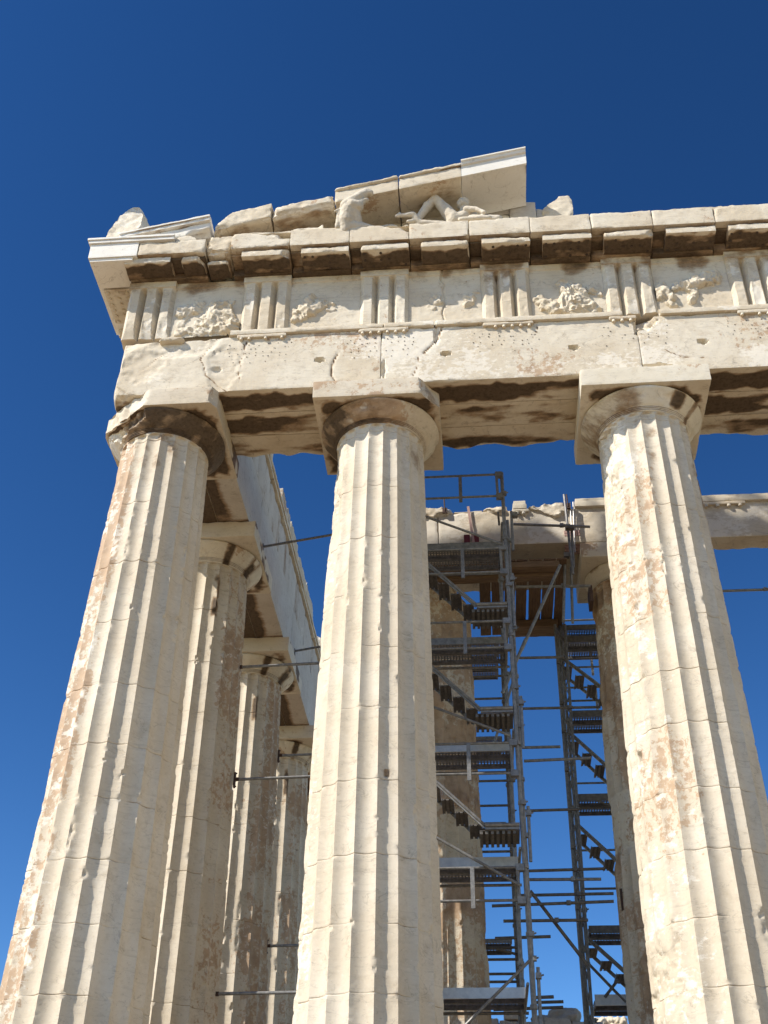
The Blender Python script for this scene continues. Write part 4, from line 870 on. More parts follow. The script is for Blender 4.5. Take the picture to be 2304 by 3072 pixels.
caps = [(mx(4.64, -1.05, 14.81), mx(4.50, -1.05, 14.60), .075, .085), (mx(4.50, -1.05, 14.60), mx(4.30, -1.07, 14.18), .088, .055), (mx(4.30, -1.07, 14.20), mx(4.16, -1.12, 14.12), .05, .035),   # raised shin, foot
        (mx(4.64, -1.05, 14.80), mx(4.82, -1.04, 14.50), .082, .11), (mx(4.82, -1.04, 14.50), mx(4.97, -1.02, 14.22), .115, .14),
        (mx(3.94, -1.16, 14.24), mx(4.00, -1.16, 14.31), .028, .03), (mx(3.98, -1.15, 14.26), mx(4.12, -1.14, 14.28), .036, .042), (mx(4.12, -1.14, 14.28), mx(4.24, -1.12, 14.30), .050, .062), (mx(4.24, -1.12, 14.30), mx(4.36, -1.05, 14.14), .06, .07), (mx(4.36, -1.05, 14.14), mx(4.9, -0.98, 14.05), .07, .12),
        (mx(4.97, -1.02, 14.18), mx(5.12, -1.0, 14.26), .135, .13), (mx(5.12, -1.0, 14.26), mx(5.22, -0.97, 14.38), .14, .13), (mx(5.10, -0.95, 14.42), mx(5.32, -0.95, 14.40), .09, .08),
        (mx(5.16, -0.97, 14.46), mx(5.145, -1.0, 14.58), .075, .07),
        (mx(5.20, -1.10, 14.40), mx(5.38, -1.14, 14.33), .065, .05), (mx(5.38, -1.14, 14.33), mx(5.52, -1.2, 14.17), .048, .036), (mx(5.05, -0.98, 14.42), mx(4.97, -1.04, 14.28), .05, .05),
        (mx(5.3, -1.05, 14.12), mx(5.75, -1.1, 14.06), .12, .09), (mx(4.3, -0.95, 13.90), mx(5.6, -0.95, 13.90), .12, .12), (mx(5.1, -1.12, 14.1), mx(5.6, -1.16, 14.06), .05, .05)]
body = fuse('body', caps, 0.013, ML, man, 2, 0.006, 12, 8)
hd = fuse('head', [(mx(5.14, -1.0, 14.66), mx(5.15, -0.98, 14.71), .112, .120), (mx(5.135, -1.08, 14.63), mx(5.135, -1.085, 14.60), .045, .035), (mx(5.13, -1.095, 14.68), mx(5.13, -1.10, 14.65), .018, .022), (mx(5.23, -1.0, 14.67), mx(5.235, -1.0, 14.64), .02, .018), (mx(5.08, -0.96, 14.76), mx(5.2, -0.95, 14.77), .05, .05)], 0.011, ML, man, 2, 0.006, 22, 9)
# low rubble slabs on the cornice edge left of the horse
stone('stone_slab', 'thin broken slab lying on the ledge left of the horse head', 'stone', (1.95, -1.30, 13.75), (2.65, -0.9, 13.98), [((-0.3, -0.2, 1), (2.3, -1.2, 13.93), 0.03)], MB, 790)

# ------------------------------------------------------------------ inner porch beam
pb = thing('inner_beam', 'sunlit stone beam of the inner porch with peg strips and a large slanting shadow', 'stone beam', (7.5, 5.1, 10.7))
def bchild(acc, name, mat, label=None): return child(acc, name, mat, label, pb)
def pb_st(P, I):
    S = np.zeros((len(P), 3)); S[:, 1] = 0.05 + 0.25 * fbm(P, (1, 1, 2), 3, 801); S[:, 2] = np.where(I == 2, 0.46 + 0.3 * fbm(P, (0.9, 1, 1.2), 3, 802), 0); return S
for k, (x0, x1) in enumerate([(3.45, 4.40), (4.41, 8.05), (8.06, 12.6)]):
    A = Acc()
    block(A, (x0, 4.25, 10.72), (x1, 5.05 if k < 2 else 4.72, 11.55), (0.04, 0.1, 0.035), pb_st, seed=810 + k, chip=0.03, thr=0.2, rough=0.005, e0=0.01, cuts=[] if k != 2 else [((0, 1, -0.6), (10, 4.70, 10.74), 0.03)])
    block(A, (x0, 5.06 if k < 2 else 4.73, 10.72), (x1 if k < 2 else 8.93, 5.95, 11.55), (0.08, 0.1, 0.08), pb_st, seed=813 + k, chip=0.03, thr=0.2)
    bchild(A, 'beam_block', MB)
for (x0, x1, rgh, lab) in [(3.5, 4.72, 1, 'broken upper ledge'), (5.30, 5.83, 1, 'broken lump of ledge'), (6.20, 6.95, 2, 'broken patch of ledge')]:
    A = Acc(); block(A, (x0, 4.19, 11.440 if rgh == 1 else 11.160), (x1, 4.7, 11.660), 0.03, lambda P, I: np.stack([0 * P[:, 0], 0 * P[:, 0], 0.4 + 0 * P[:, 0]], 1), seed=820 + int(x0), chip=0.13, thr=-0.25, rough=0.02, cuts=[((-0.5, -0.4, -1), (x0 + 0.3, 4.25, 11.460), 0.04)]); bchild(A, 'taenia', MB, lab)
A = Acc(); block(A, (4.72, 4.262, 11.530), (5.30, 4.7, 11.590), 0.03, zeros, seed=829, chip=0.05, thr=-0.1); bchild(A, 'taenia', MB)
for (x0, x1, g) in [(5.915, 6.20, (6.0, 6.13)), (7.15, 9.10, (7.93,)), (9.12, 12.160, (9.3, 9.52, 9.74, 9.96, 10.18, 10.40))]:
    A = Acc(); block(A, (x0, 4.18, 11.550), (x1, 4.7, 11.690), 0.04, zeros, seed=830 + int(x0), chip=0.02, thr=0.2)
    block(A, (x0 + 0.02, 4.20, 11.690), (x1 - 0.02, 4.7, 11.760 if x0 < 9 else 11.720), 0.04, zeros, seed=834 + int(x0), chip=0.03, thr=0.1)
    t_ = bchild(A, 'taenia', MN if x0 < 9 else MB)
    A = Acc(); rx0, rx1 = (g[0] - 0.11, g[-1] + 0.11); block(A, (rx0, 4.185, 11.475), (rx1, 4.6, 11.548), 0.04, zeros, seed=840, chip=0.015); r_ = A.build('regula', MN if x0 < 9 else MB); r_.parent = t_
    for gx in g:
        G = Acc(); tube(G, (gx, 4.215, 11.480), (gx, 4.213, 11.425), 0.036, 10, 0.04); g_ = G.build('gutta', MN if x0 < 9 else MB); g_.parent = r_
# iron straps and pads clamped round the beam
def strap(x0, xb, zb, zt, lab, mat):
    T = thing('clamp_strap', lab, 'strap', ((x0 + xb) / 2, 4.2, zb))
    A = Acc()
    bar(A, (x0 - (x0 + xb) / 2, 0.0, zt - zb), (xb - (x0 + xb) / 2, 0.0, 0), 0.05, 0.012); A.build('strap', mat, T)
    return T
s1 = strap(5.02, 5.11, 10.70, 11.66, 'pale flat strap hanging down the left part of the inner beam with dark red pads', MPK)
for dx in (-0.09, 0.09):
    A = Acc(); bx(A, (dx - 0.06, -0.005, 0.02), (dx + 0.06, 0.045, 0.26)); A.build('pad', MRD, s1)
s2 = thing('clamp_strap', 'thin rods down the inner beam with a pink curved pad at its lower edge', 'strap', (7.05, 4.2, 10.7))
A = Acc(); tube(A, (0.02, 0, 0.97), (-0.02, 0, -0.3), 0.012); tube(A, (0.08, 0, 0.97), (0.02, 0, -0.25), 0.012); A.build('rod', MAL, s2)
A = Acc()
for q in range(8):
    a0 = (q / 8.0) * 1.5; bx(A, (-0.15, 0.035 + 0.32 * (1 - math.cos(a0)) - 0.0, 0.30 - 0.34 * math.sin(a0) - 0.06), (0.16, 0.075 + 0.32 * (1 - math.cos(a0)) , 0.30 - 0.34 * math.sin(a0)))
A.build('pad', MPK, s2)
for x, lab in ((4.55, 'small rusty pin standing on the broken left ledge of the inner beam'), (7.02, 'small rusty hook on the inner beam beside the thin rods')):
    A = Acc(); tube(A, (0, 0, -0.08), (-0.01, 0, 0.22), 0.014); bx(A, (-0.05, 0.0, -0.12), (0.05, 0.06, 0.0)); o = A.build('iron_pin', MRS, None, None); o.location = (x, 4.16, 11.62); tag(o, lab, 'iron pin')
# ------------------------------------------------------------------ steel scaffolds
def lgr(T, a, b, r=0.024, name='ledger', mat=MST, n=8):
    A = Acc(); tube(A, a, b, r, n); return A.build(name, mat, T)
def coupler(A, p, s=0.05):
    bx(A, (p[0] - s, p[1] - s, p[2] - s), (p[0] + s, p[1] + s, p[2] + s * 0.9))
    tube(A, (p[0] + s, p[1] - 0.01, p[2]), (p[0] + s * 1.8, p[1] - 0.02, p[2] + 0.01), 0.012, 6)
def plank(T, x0, x1, y0, w, z):
    A = Acc()
    for yy in (y0, y0 + w - 0.02): bx(A, (x0, yy, z - 0.07), (x1, yy + 0.02, z))
    for f in (0.14, 0.36, 0.5, 0.64, 0.86): bx(A, (x0, y0 + w * f - 0.009, z - 0.012), (x1, y0 + w * f + 0.009, z - 0.002))
    bx(A, (x0, y0 + w * 0.36, z - 0.03), (x1, y0 + w * 0.64, z - 0.013)) if False else None
    n = int((x1 - x0) / 0.052)
    for i in range(n + 1):
        xx = x0 + (x1 - x0) * i / n; bx(A, (xx - 0.012, y0 + 0.021, z - 0.009), (xx + 0.012, y0 + w - 0.021, z - 0.001))
    for xx in (x0, x1 - 0.03): bx(A, (xx, y0 + 0.021, z - 0.06), (xx + 0.03, y0 + w - 0.021, z - 0.013))
    return A.build('platform_plank', MST, T)
def fascia(T, x0, x1, y, z0, z1, mat=MAL):
    A = Acc(); bx(A, (x0, y, z0), (x1, y + 0.03, z1)); return A.build('toe_board', mat, T)
sc = thing('stair_scaffold', 'steel stair scaffold with mesh platforms and guard rails between the middle and right columns', 'scaffold', (4.4, 2.4, 0))
def S(p): return (p[0] - 4.4, p[1] - 2.4, p[2])
def stand(T, off, pts, r, name='standard', coup=True, mat=MST):
    A = Acc()
    for a, b in zip(pts[:-1], pts[1:]): tube(A, off(a), off(b), r, 10)
    if coup:
        p, q = np.array(pts[0]), np.array(pts[-1]); L = abs(p[2] - q[2]); n = max(1, int(L / 1.0))
        for k in range(n + 1):
            c = p + (q - p) * (k + 0.5) / (n + 1); c = off(tuple(c)); tube(A, (c[0], c[1], c[2] - 0.03), (c[0], c[1], c[2] + 0.03), r * 1.55, 8); 
            if k % 2 == 0: coupler(A, (c[0] + 0.03, c[1] - 0.02, c[2]), 0.036)
    return A.build(name, mat, T)
stand(sc, S, [(5.66, 1.95, 10.72), (5.66, 1.95, 5.4), (5.69, 1.95, 0.0)], 0.034)
stand(sc, S, [(5.74, 2.72, 10.2), (5.72, 2.72, 0.0)], 0.030)
stand(sc, S, [(5.58, 3.52, 9.9), (5.58, 3.52, 0.0)], 0.034)
stand(sc, S, [(3.10, 1.95, 10.72), (3.10, 1.95, 0.0)], 0.034)
stand(sc, S, [(3.10, 3.52, 9.9), (3.10, 3.52, 0.0)], 0.034)
for (u, z0, z1) in ((5.745, 8.55, 7.5), (5.765, 6.2, 5.3), (5.775, 4.35, 3.5), (5.775, 2.0, 1.2)):
    A = Acc(); tube(A, S((u, 2.0, z0)), S((u - 0.01, 2.0, z1)), 0.026, 10); coupler(A, S((u, 1.98, z0 - 0.12)), 0.04); A.build('short_tube', MST, sc)
A = Acc(); tube(A, S((5.80, 2.1, 9.95)), S((5.79, 2.1, 9.1)), 0.026, 10); coupler(A, S((5.86, 2.08, 9.85)), 0.045); A.build('short_tube', MST, sc)
for (za, zb) in ((10.645, 10.155), (9.025, 8.53), (7.55, 7.05), (5.35, 4.845), (3.38, 2.90)):
    A = Acc(); x0 = 3.12
    tube(A, S((x0, 1.9, za)), S((5.61, 1.9, za + 0.005)), 0.021, 8); tube(A, S((x0, 1.9, zb)), S((5.60, 1.9, zb + 0.005)), 0.021, 8)
    bx(A, S((4.875, 1.875, zb - 0.11)), S((4.935, 1.90, za + 0.01)))
    tube(A, S((5.56, 1.9, za)), S((5.57, 1.9, zb)), 0.024, 8); tube(A, S((3.7, 1.9, za)), S((3.7, 1.9, zb)), 0.02, 8)
    for z in (za, zb): bx(A, S((5.54, 1.87, z - 0.05)), S((5.66, 1.96, z + 0.05)))
    A.build('guard_rail', MST, sc)
for k, z in enumerate((9.70, 7.70, 5.70, 3.79, 1.87)):
    plank(sc, *[3.15 - 4.4, 5.62 - 4.4], 2.74 - 2.4, 0.36, z); plank(sc, 3.15 - 4.4, 5.62 - 4.4, 3.12 - 2.4, 0.36, z)
    fascia(sc, 3.15 - 4.4, 5.62 - 4.4, 2.705 - 2.4, z - (0.10 if k else 0.12), z + (0.03 if k < 3 else 0.05), MST if k < 2 else MAL)
    lgr(sc, S((3.1, 3.55, z - 0.10)), S((5.66, 3.55, z - 0.10)))
    lgr(sc, S((5.62, 1.95, z - 0.10)), S((5.60, 3.55, z - 0.10)), 0.022)
# stair flights with boxed treads seen from below
def flight(T, off, x0, z0, x1, z1, xl, yn, yf, ntr, mat=MST, land=True):
    fl_ = Acc(); A = fl_
    bar(A, off((x0, yn, z0)), off((x1, yn, z1)), 0.03, 0.06)
    tube(A, off((x0, yn - 0.02, z0 + 0.02)), off((x1, yn - 0.02, z1 + 0.02)), 0.022, 8)
    bar(A, off((x0, yf, z0 - 0.02)), off((x1 - 0.1, yf, z1 + 0.06)), 0.03, 0.06)
    if land: tube(A, off((x1, yn - 0.02, z1 + 0.02)), off((xl, yn - 0.02, z1 + 0.02)), 0.033, 8); bar(A, off((x1, yn, z1)), off((xl, yn, z1)), 0.035, 0.09)
    o = A.build('stair_flight', mat, T)
    for i in range(ntr):
        f = (i + 0.35) / ntr; xc = x0 + (x1 - x0) * f; zc = z0 + (z1 - z0) * f - 0.08
        B = Acc()
        for q in range(3):
            xx = xc - 0.095 + q * 0.068; bx(B, off((xx, yn + 0.03, zc - 0.022)), off((xx + 0.044, yf - 0.03, zc + 0.0)))
        bx(B, off((xc - 0.08, yn + 0.05, zc + 0.002)), off((xc + 0.08, yf - 0.05, zc + 0.006)))
        for xx in (xc - 0.09, xc + 0.083): bx(B, off((xx, yn + 0.02, zc - 0.035)), off((xx + 0.007, yf - 0.02, zc + 0.015)))
        t = B.build('tread', MSD, o)
    if land:
        B = Acc()
        n = 7
        for q in range(n):
            xx = x1 - 0.08 + (xl - x1 + 0.06) * q / n; bx(B, off((xx, yn + 0.025, z1 - 0.10)), off((xx + 0.045, yf, z1 - 0.055)))
        bx(B, off((x1 - 0.08, yn + 0.02, z1 - 0.053)), off((xl, yf, z1 - 0.045)))
        B.build('landing', MSD, o)
    return o
for (z0, z1) in ((9.88, 7.87), (7.85, 5.93), (5.86, 4.01)):
    flight(sc, S, 3.25, z0, 5.115, z1, 5.63, 1.92, 2.5, 9)
for a, b in (((3.3, 1.85, 10.2), (5.6, 1.85, 9.07)), ((4.2, 1.85, 6.05), (5.56, 1.85, 5.45)), ((4.2, 1.85, 3.95), (5.59, 1.85, 3.10)), ((5.66, 1.85, 2.05), (4.5, 1.85, 0.98)), ((5.70, 2.9, 7.0), (5.3, 3.2, 5.9))):
    lgr(sc, S(a), S(b), 0.022, 'brace')
# ties reaching across the gap and towards the shaded column
HS = [(5.90,10.96,7.38,10.83,3.90),(5.89,9.76,7.31,9.72,4.30),(5.80,8.36,6.70,8.35,4.60),(5.82,7.71,7.38,7.70,5.40),(5.83,6.25,6.47,6.25,4.00),(5.81,5.77,6.93,5.80,3.50),(5.84,5.59,6.81,5.60,5.20),(5.78,4.57,7.17,4.59,5.40),(5.74,4.00,6.97,3.99,4.20),(5.67,4.01,7.23,4.02,5.00),(5.18,3.74,7.19,3.79,4.70),(5.36,3.52,6.75,3.52,4.80),(5.21,3.30,6.13,3.32,5.00),(5.77,2.23,6.09,2.24,4.50),(5.82,2.53,6.32,2.54,6.00),(5.14,2.42,6.31,2.45,6.00)]
for (xa, za, xb, zb, yy) in HS:
    A = Acc(); tube(A, S((xa, yy, za)), S((xb, yy, zb)), 0.027, 8)
    if xb - xa > 1.2: coupler(A, S((xa + 0.9 * (xb - xa) * 0.7, yy - 0.02, za + (zb - za) * 0.63)), 0.035)
    # stub running back to the tower
    if yy > 3.6: tube(A, S((5.62, yy, za)), S((5.60, 3.5, za)), 0.022, 8)
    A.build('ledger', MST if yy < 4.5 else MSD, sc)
lgr(sc, S((5.83, 4.8, 4.02)), S((6.72, 5.2, 2.90)), 0.03, 'brace', MSD)
lgr(sc, S((6.71, 3.6, 9.76)), S((5.89, 3.6, 7.96)), 0.030, 'brace'); lgr(sc, S((5.96, 3.2, 7.95)), S((5.50, 3.2, 6.9)), 0.03, 'brace')
for (x, z) in ((7.36, 4.02 - .12), (7.33, 9.70)):
    A = Acc(); bx(A, S((x - 0.03, 4.5 if z > 5 else 4.9, z - 0.19)), S((x + 0.035, 4.9 if z > 5 else 5.3, z + 0.17))); A.build('pad', MRS, sc)
# rear bay of the stair scaffold
rb_ = thing('scaffold_tower', 'dark narrow scaffold bay behind the shaded column, seen in the gap right of its shaft', 'scaffold', (4.6, 6.2, 0))
def RB(p): return (p[0] - 4.6, p[1] - 6.2, p[2])
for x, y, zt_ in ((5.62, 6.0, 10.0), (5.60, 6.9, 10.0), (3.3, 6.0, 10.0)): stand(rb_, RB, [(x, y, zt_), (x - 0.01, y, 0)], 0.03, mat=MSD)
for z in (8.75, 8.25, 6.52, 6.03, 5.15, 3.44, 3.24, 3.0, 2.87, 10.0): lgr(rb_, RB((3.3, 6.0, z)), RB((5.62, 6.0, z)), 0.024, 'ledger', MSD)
for z in (9.15, 7.45, 5.72, 3.6, 9.62): plank(rb_, 3.3 - 4.6, 5.5 - 4.6, 6.02 - 6.2, 0.34, z); plank(rb_, 3.3 - 4.6, 5.5 - 4.6, 6.42 - 6.2, 0.34, z)
lgr(rb_, RB((5.20, 5.95, 3.42)), RB((5.61, 5.95, 3.30)), 0.024, 'brace', MSD); lgr(rb_, RB((4.9, 5.95, 5.2)), RB((5.3, 5.95, 4.6)), 0.024, 'brace', MSD)
# lattice mast and right stair tower
mast = thing('lattice_mast', 'slim laced steel mast standing free between the two inner columns', 'scaffold mast', (6.75, 6.05, 0))
def MM(p): return (p[0] - 6.75, p[1] - 6.05, p[2])
ch = []
for (xa, xb, y) in ((6.70, 6.65, 6.0), (6.90, 6.74, 6.0), (6.76, 6.70, 6.22)):
    A = Acc(); tube(A, MM((xb, y, 0)), MM((xa, y, 9.9)), 0.027, 8); A.build('chord', MST, mast); ch.append((xa, xb, y))
for (i, j) in ((0, 1), (1, 2), (0, 2)):
    A = Acc(); z = 0.3; sgn = 0
    while z < 9.6:
        def pt(c, zz): xa, xb, y = ch[c]; return MM((xb + (xa - xb) * zz / 9.9, y, zz))
        tube(A, pt((i, j)[sgn], z), pt((j, i)[sgn], z + 0.42), 0.013, 6); z += 0.42; sgn = 1 - sgn
    A.build('lacing', MST, mast)
for zc in (9.0, 8.1, 7.5, 6.7, 5.9, 5.2, 4.1, 3.3, 2.2):
    A = Acc(); xx = 6.655 + 0.05 * zc / 9.9; coupler(A, MM((xx, 5.97, zc)), 0.035); A.build('coupler', MSD, mast)
rt = thing('stair_tower', 'dark stair tower partly hidden behind the right inner column, treads seen from below', 'scaffold', (7.6, 6.8, 0))
def RT(p): return (p[0] - 7.6, p[1] - 6.8, p[2])
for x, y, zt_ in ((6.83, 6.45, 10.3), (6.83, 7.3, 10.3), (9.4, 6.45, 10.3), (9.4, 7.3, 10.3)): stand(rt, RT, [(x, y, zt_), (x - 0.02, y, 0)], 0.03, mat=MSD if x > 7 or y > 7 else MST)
for z in (10.09, 9.80, 8.10, 6.35, 3.88, 2.66):
    plank(rt, 6.88 - 7.6, 9.38 - 7.6, 6.42 - 6.8, 0.37, z); plank(rt, 6.88 - 7.6, 9.38 - 7.6, 6.83 - 6.8, 0.37, z)
    fascia(rt, 6.88 - 7.6, 9.38 - 7.6, 6.385 - 6.8, z - 0.09, z + (0.04 if z < 10 else 0.02) + (0.05 if z < 3 else 0), MAL if z < 3 else MSD)
for (z0, z1) in ((9.32, 7.35), (7.66, 5.4), (5.78, 3.6), (3.70, 1.7)):
    flight(rt, RT, 6.84, z0, 8.9, z1, 9.3, 6.4, 7.0, 9, MST, False)
for z, y in ((10.59, 7.0), (9.86, 7.3), (9.61, 7.3), (9.13, 7.3), (7.0, 7.3), (5.63, 7.3), (8.36, 6.4), (4.58, 6.4)): lgr(rt, RT((6.83, y, z)), RT((9.4, y, z)), 0.022, 'ledger', MST if y > 7 else MSD)
for x in (7.48,):
    A = Acc(); bx(A, RT((x, 7.27, 9.4)), RT((x + 0.05, 7.29, 10.3))); A.build('rail_post', MAL, rt)
    A = Acc(); bx(A, RT((x + 0.02, 7.27, 8.6)), RT((x + 0.07, 7.29, 9.2))); A.build('rail_post', MAL, rt)
    A = Acc(); bx(A, RT((x, 6.37, 6.9)), RT((x + 0.05, 6.39, 7.6))); A.build('rail_post', MAL, rt)
lgr(rt, RT((6.84, 6.4, 3.25)), RT((7.40, 6.4, 2.62)), 0.026, 'brace', MSD); lgr(rt, RT((7.05, 6.36, 2.70)), RT((7.30, 6.36, 2.98)), 0.026, 'brace', MSD); lgr(rt, RT((7.2, 6.4, 6.28)), RT((8.0, 6.4, 5.9)), 0.02, 'brace', MSD)
_t = thing('scaffold_tube', 'lone horizontal tube against open sky right of the thick right column', 'scaffold tube', (9.0, 5.0, 9.95))
_a = Acc(); tube(_a, (0, 0, 0), (3.4, 0, 0.0), 0.027, 8); coupler(_a, (1.75, -0.02, 0.0), 0.03); _a.build('tube', MST, _t)
# upright tube pair beside the pad and clamp on the mast head
vt = thing('scaffold_tube', 'short upright tube pair clamped to a cross tube in front of the inner beam', 'scaffold tube', (6.95, 4.05, 10.8))
for (a, b) in (((0.0, 0, 0.95), (0.03, 0.02, -0.95)), ((0.09, 0.06, 0.15), (0.06, 0.1, -0.75)), ((-0.08, 0.08, -0.45), (-0.22, 0.2, -1.9)), ((0.03, 0.3, -0.6), (-0.02, 0.5, -1.75))):
    A = Acc(); tube(A, a, b, 0.027, 8); A.build('tube', MST, vt)
A = Acc(); coupler(A, (0.01, -0.02, 0.13), 0.05); coupler(A, (0.09, -0.02, 0.12), 0.045); coupler(A, (-0.06, 0.03, -0.5), 0.05); A.build('coupler', MSD, vt)
# timber deck
td = thing('timber_deck', 'brown plank deck on timber bearers below the inner beam, sky showing between boards', 'timber platform', (5.9, 5.3, 10.1))
for (y0, y1, z0, z1, xa, xb) in ((3.96, 4.18, 9.98, 10.12, 3.6, 6.74), (4.20, 4.40, 9.92, 10.12, 3.6, 6.72), (6.12, 6.32, 9.94, 10.12, 5.72, 6.78), (6.34, 6.62, 9.98, 10.12, 5.72, 6.80)):
    A = Acc(); block(A, (xa - 5.9, y0 - 5.3, z0 - 10.1), (xb - 5.9, y1 - 5.3, z1 - 10.1), 0.08, zeros, seed=int(y0 * 10), chip=0.012, thr=0.2, rough=0.004); A.build('bearer', MWX, td)
x = 5.18
for w, g in ((0.23, 0.012), (0.25, 0.009), (0.22, 0.007), (0.22, 0.038), (0.25, 0.014), (0.245, 0.013), (0.20, 0.0)):
    A = Acc(); block(A, (x - 5.9, 3.95 - 5.3, 0.025), (x + w - 5.9, 6.75 - 5.3, 0.065), (0.06, 0.1, 0.05), zeros, seed=int(x * 100), chip=0.008, thr=0.2, rough=0.003, xf=lambda W, g=rng.uniform(-.006, .006): W + np.stack([g * (W[:, 1]), 0 * W[:, 1], 0 * W[:, 1]], 1)); A.build('plank', MWD, td); x += w + g
# steel bars tying the scaffold to the left row
ties = [((0.80, 3.75, 7.86), 3.1, 'uppermost bar meeting the second left-row column just under its capital level'), ((0.86, 3.75, 5.66), 3.1, 'sunlit bar ending in an iron plate on the second left-row column'), ((0.92, 3.75, 2.13), 3.1, 'lowest bar touching the second left-row column near the bottom edge'),
        ((0.79, 8.07, 8.10), 3.0, 'bar with an iron plate on the third left-row column, highest of its two'), ((0.82, 8.07, 4.12), 3.0, 'bar ending at a dark plate low on the third left-row column'), ((0.95, 12.3, 7.25), 3.0, 'short sunlit bar reaching the fourth left-row column'),
        ((0.888, 4.18, 10.834), 3.2, 'thin bar crossing open sky to the grey left-row beam'), ((0.888, 8.59, 10.95), 3.0, 'short bar end against the grey left-row beam, lower down the slope')]
for (p, xe, lab) in ties:
    T = thing('tie_bar', lab, 'steel bar', p, 'steel bars tying the scaffold to the left row')
    A = Acc(); dz = 0.33 if p[2] > 10 else 0.0; tube(A, (0, 0, 0), (xe - p[0], -0.3 if p[2] > 10 else -0.1, dz * 0.5), 0.026, 10); A.build('tube', MST, T)
    A = Acc(); 
    if p[2] > 10: bx(A, (-0.01, -0.05, -0.09), (0.01, 0.05, 0.05))
    elif 'plate' in lab: bx(A, (-0.02, -0.05, -0.15), (0.010, 0.02, 0.12)); bx(A, (0.0, -0.03, 0.10), (0.03, 0.0, 0.115)); bx(A, (0.0, -0.03, -0.14), (0.03, 0.0, -0.125)); tube(A, (0.01, -0.02, 0), (0.07, -0.02, 0), 0.032, 8)
    else: bx(A, (-0.05, -0.02, -0.03), (0.0, 0.02, 0.03))
    A.build('end_plate', MRS if p[2] < 10 else MSD, T)
# ------------------------------------------------------------------ ruined walls beyond
rw = thing('ruined_wall', 'dark shaded remnant of inner wall seen low between the scaffolds', 'ruined wall', (6, 11, 0))
xs_ = [4.6, 5.25, 5.72, 6.2, 6.75, 7.4, 8.2]; tops = [3.50, 3.44, 3.40, 3.47, 3.42, 3.30]
for k in range(6):
    A = Acc()
    for z0, z1 in ((0, 1.0), (1.01, 2.05), (2.06, 2.8), (2.81, tops[k])): block(A, (xs_[k] - 6, 0, z0), (xs_[k + 1] - 6.01, 0.8, z1), 0.12, zeros, seed=900 + k * 4 + int(z0), chip=0.08, thr=0, rough=0.02)
    A.build('wall_block', MRK, rw)
def rock(lab, x, y, z, sx, sy, sz, seed, mat, cat='stone'):
    o = fuse('rock', [((-sx * .5, 0, 0), (sx * .45, 0, sz * 0.1), sz * .55, sz * .5), ((-sx * .3, sy * .2, -sz * .2), (sx * .3, -sy * .2, -sz * .2), sz * .6, sz * .6), ((-sx * .1, 0, sz * .1), (sx * .25, 0, sz * .2), sz * .5, sz * .45)], max(0.03, sz * 0.09), mat, None, 2, sz * 0.18, 2.2 / sz, seed)
    o.location = (x, y, z); tag(o, lab, cat)
rock('big dark rounded boulder on top of the ruined inner wall left of the lattice mast', 6.62, 11.3, 3.56, 0.45, 0.5, 0.26, 5, MRK)
rock('smaller dark boulder beside the big one on the ruined wall', 6.15, 11.3, 3.50, 0.3, 0.3, 0.16, 6, MRK)
stone('stone_block', 'square dark block on the ruined wall just left of the main scaffold posts', 'stone', (5.36, 11.0, 3.44), (5.68, 11.6, 3.72), (), MRK, 7, 0.05, chip=0.03)
fw = thing('rubble_wall', 'far wall top carrying pale sunlit rubble beside the right inner column', 'ruined wall', (8.8, 24, 0))
A = Acc(); block(A, (-0.9, 0, 0), (1.4, 1.2, 6.28), 0.2, zeros, seed=930, chip=0.1, thr=0, rough=0.03); A.build('wall', MRK, fw)
rr2 = random.Random(3)
for k, (x, z, s, lab) in enumerate([(8.42, 6.50, .20, 'leftmost pale stone of the far rubble heap'), (8.72, 6.52, .20, 'pale flat-topped stone second from the left on the far heap'), (9.08, 6.50, .22, 'pale rounded stone at the right of the far heap'), (8.58, 6.33, .17, 'small pale stone low on the left of the far heap'), (8.88, 6.34, .17, 'small pale stone low in the middle of the far heap'), (9.25, 6.34, .16, 'small pale stone at the low right end of the far heap')]):
    rock(lab, x, 24.2 + 0.1 * (k % 2), z, s * 1.2, s, s * 0.95, 40 + k, MB)

# ------------------------------------------------------------------ ground and steps
def steps():
    for k in range(3):
        A = Acc(); o = 1.02 + 0.72 * k; z1 = -0.52 * k
        block(A, (-o, -o, z1 - 0.52), (29 + o, 66 + o, z1 - 0.004), (0.8, 0.8, 0.26), zeros, seed=950 + k, chip=0.04); ob = A.build('step', MFL); ob.parent = stp
stp = thing('stone_steps', 'three marble steps below the columns', 'steps', (0, 0, 0))
steps()
g = np.concatenate([[-1500, -600, -250, -120], np.linspace(-60, 90, 101), [130, 250, 600, 1500]])
X, Y = np.meshgrid(g, g, indexing='ij'); P = np.stack([X, Y, 0 * X], -1).reshape(-1, 3)
front = sstep(-5.5, -12.5, P[:, 1]); Zg = -1.62 - 2.75 * front
inside = (P[:, 0] > -4) & (P[:, 0] < 33) & (P[:, 1] > -4) & (P[:, 1] < 72)
Zg = Zg + np.where(inside, 0, 0.25 * fbm(P, 0.12, 4, 7)) - np.where(inside, 0.05, 0)
far = np.maximum(np.abs(P[:, 0] - 15), np.abs(P[:, 1] - 30)); Zg -= sstep(75, 260, far) * 60
P[:, 2] = Zg; A = Acc(); A.add(P, grid_faces(len(g) - 1, len(g) - 1)); go = A.build('ground', MGR); tag(go, None, None, None, 'structure')

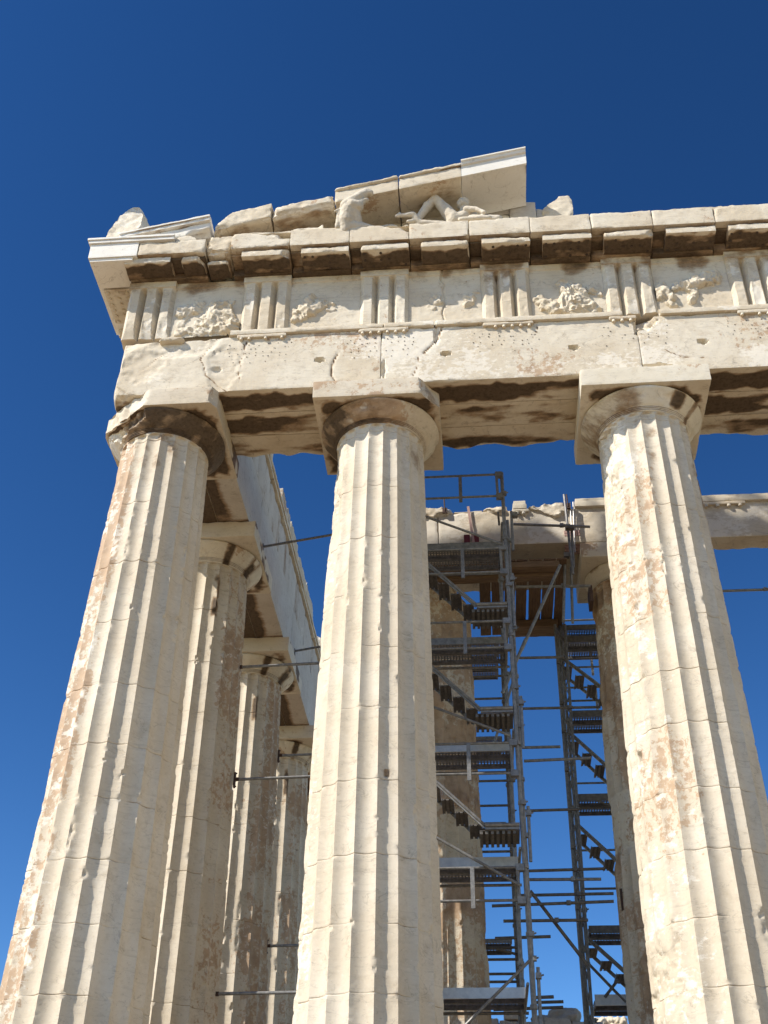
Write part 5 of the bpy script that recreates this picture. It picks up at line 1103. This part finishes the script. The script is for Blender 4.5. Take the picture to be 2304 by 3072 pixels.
# ------------------------------------------------------------------ added unseen shadow caster high over the left front, shaped to shade the inner beam
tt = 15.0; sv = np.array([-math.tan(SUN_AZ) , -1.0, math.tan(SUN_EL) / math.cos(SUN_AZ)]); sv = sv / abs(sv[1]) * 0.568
cr = thing('shadow_caster', 'added unseen slab on a frame, outlined to cast shade on the inner beam and columns', 'shadow_caster', (20.0, -30.0, -4.4))
sil = [(4.24, 10.82), (6.43, 11.28), (6.93, 10.74), (7.35, 10.55), (7.62, 10.75), (7.67, 11.35), (7.85, 11.32), (8.05, 11.05), (8.9, 11.25), (9.55, 11.42), (10.02, 11.48), (10.29, 11.18), (10.70, 11.27), (10.88, 11.05), (11.6, 10.7), (11.6, 5.8), (7.2, 5.3), (5.4, 7.0), (2.6, 7.2), (2.6, 10.45)]  # outline of the wanted shadow, moved back towards the sun below
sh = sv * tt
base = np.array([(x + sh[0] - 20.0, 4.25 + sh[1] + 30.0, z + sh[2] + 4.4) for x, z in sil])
n = len(base); bk = base + np.array([0, 0.04, 0]); V = np.concatenate([base, bk])
A = Acc(); A.add(V, np.array([[i, (i + 1) % n, (i + 1) % n + n, i + n] for i in range(n)]), None, 0, False)
me_cen = base[[0, 1, 2, 19]].mean(0)
import mathutils
tris = mathutils.geometry.tessellate_polygon([[Vector((p[0], p[2], 0)) for p in base]])
A.add(V, np.array([[a, b, c, c] for a, b, c in tris] + [[c + n, b + n, a + n, a + n] for a, b, c in tris]), None, 0, False)
A.build('shadow_slab', MWX, cr)
pc = base.mean(0) + np.array([0, 0.6, 0])
A = Acc()
for dx in (-0.8, 0.8):
    for dy in (-0.8, 0.8): tube(A, (dx, dy, 0), (dx, dy, pc[2] + 3), 0.09, 8)
for k in range(0, int(pc[2] + 2), 2):
    for dx, dy, ex_, ey in ((-.8, -.8, .8, -.8), (.8, -.8, .8, .8), (.8, .8, -.8, .8), (-.8, .8, -.8, -.8)): tube(A, (dx, dy, k), (ex_, ey, k + 2), 0.05, 6)
A.build('mast', MSD, cr)  # invented upright carrying the unseen caster
A = Acc(); d = pc / 1.0
for off_ in ((0, 0.5, 0), (0, -0.5, 0), (0, 0, 0.9)):
    tube(A, (off_[0], off_[1], pc[2] + 3 + off_[2]), (pc[0] + off_[0], pc[1] + off_[1] + 0.6, pc[2] + 3 + off_[2]), 0.08, 8)
for q in range(14):
    f0 = q / 14; f1 = (q + 1) / 14; a = np.array([0, 0, pc[2] + 3.9]); b = np.array([pc[0], pc[1] + 0.6, pc[2] + 3.9])
    tube(A, a + (b - a) * f0, a + (b - a) * f1 + np.array([0, 0.5 if q % 2 else -0.5, -0.9]), 0.05, 6)
A.build('caster_jib', MSD, cr)  # made-up arm holding the added slab
A = Acc()
for i in (1, 5, 10, 14, 19): tube(A, base[i] + np.array([0, .02, 0]), (pc[0], pc[1], pc[2] + 3.0), 0.03, 6)
A.build('caster_cable', MSD, cr)
bpy.context.view_layer.update()
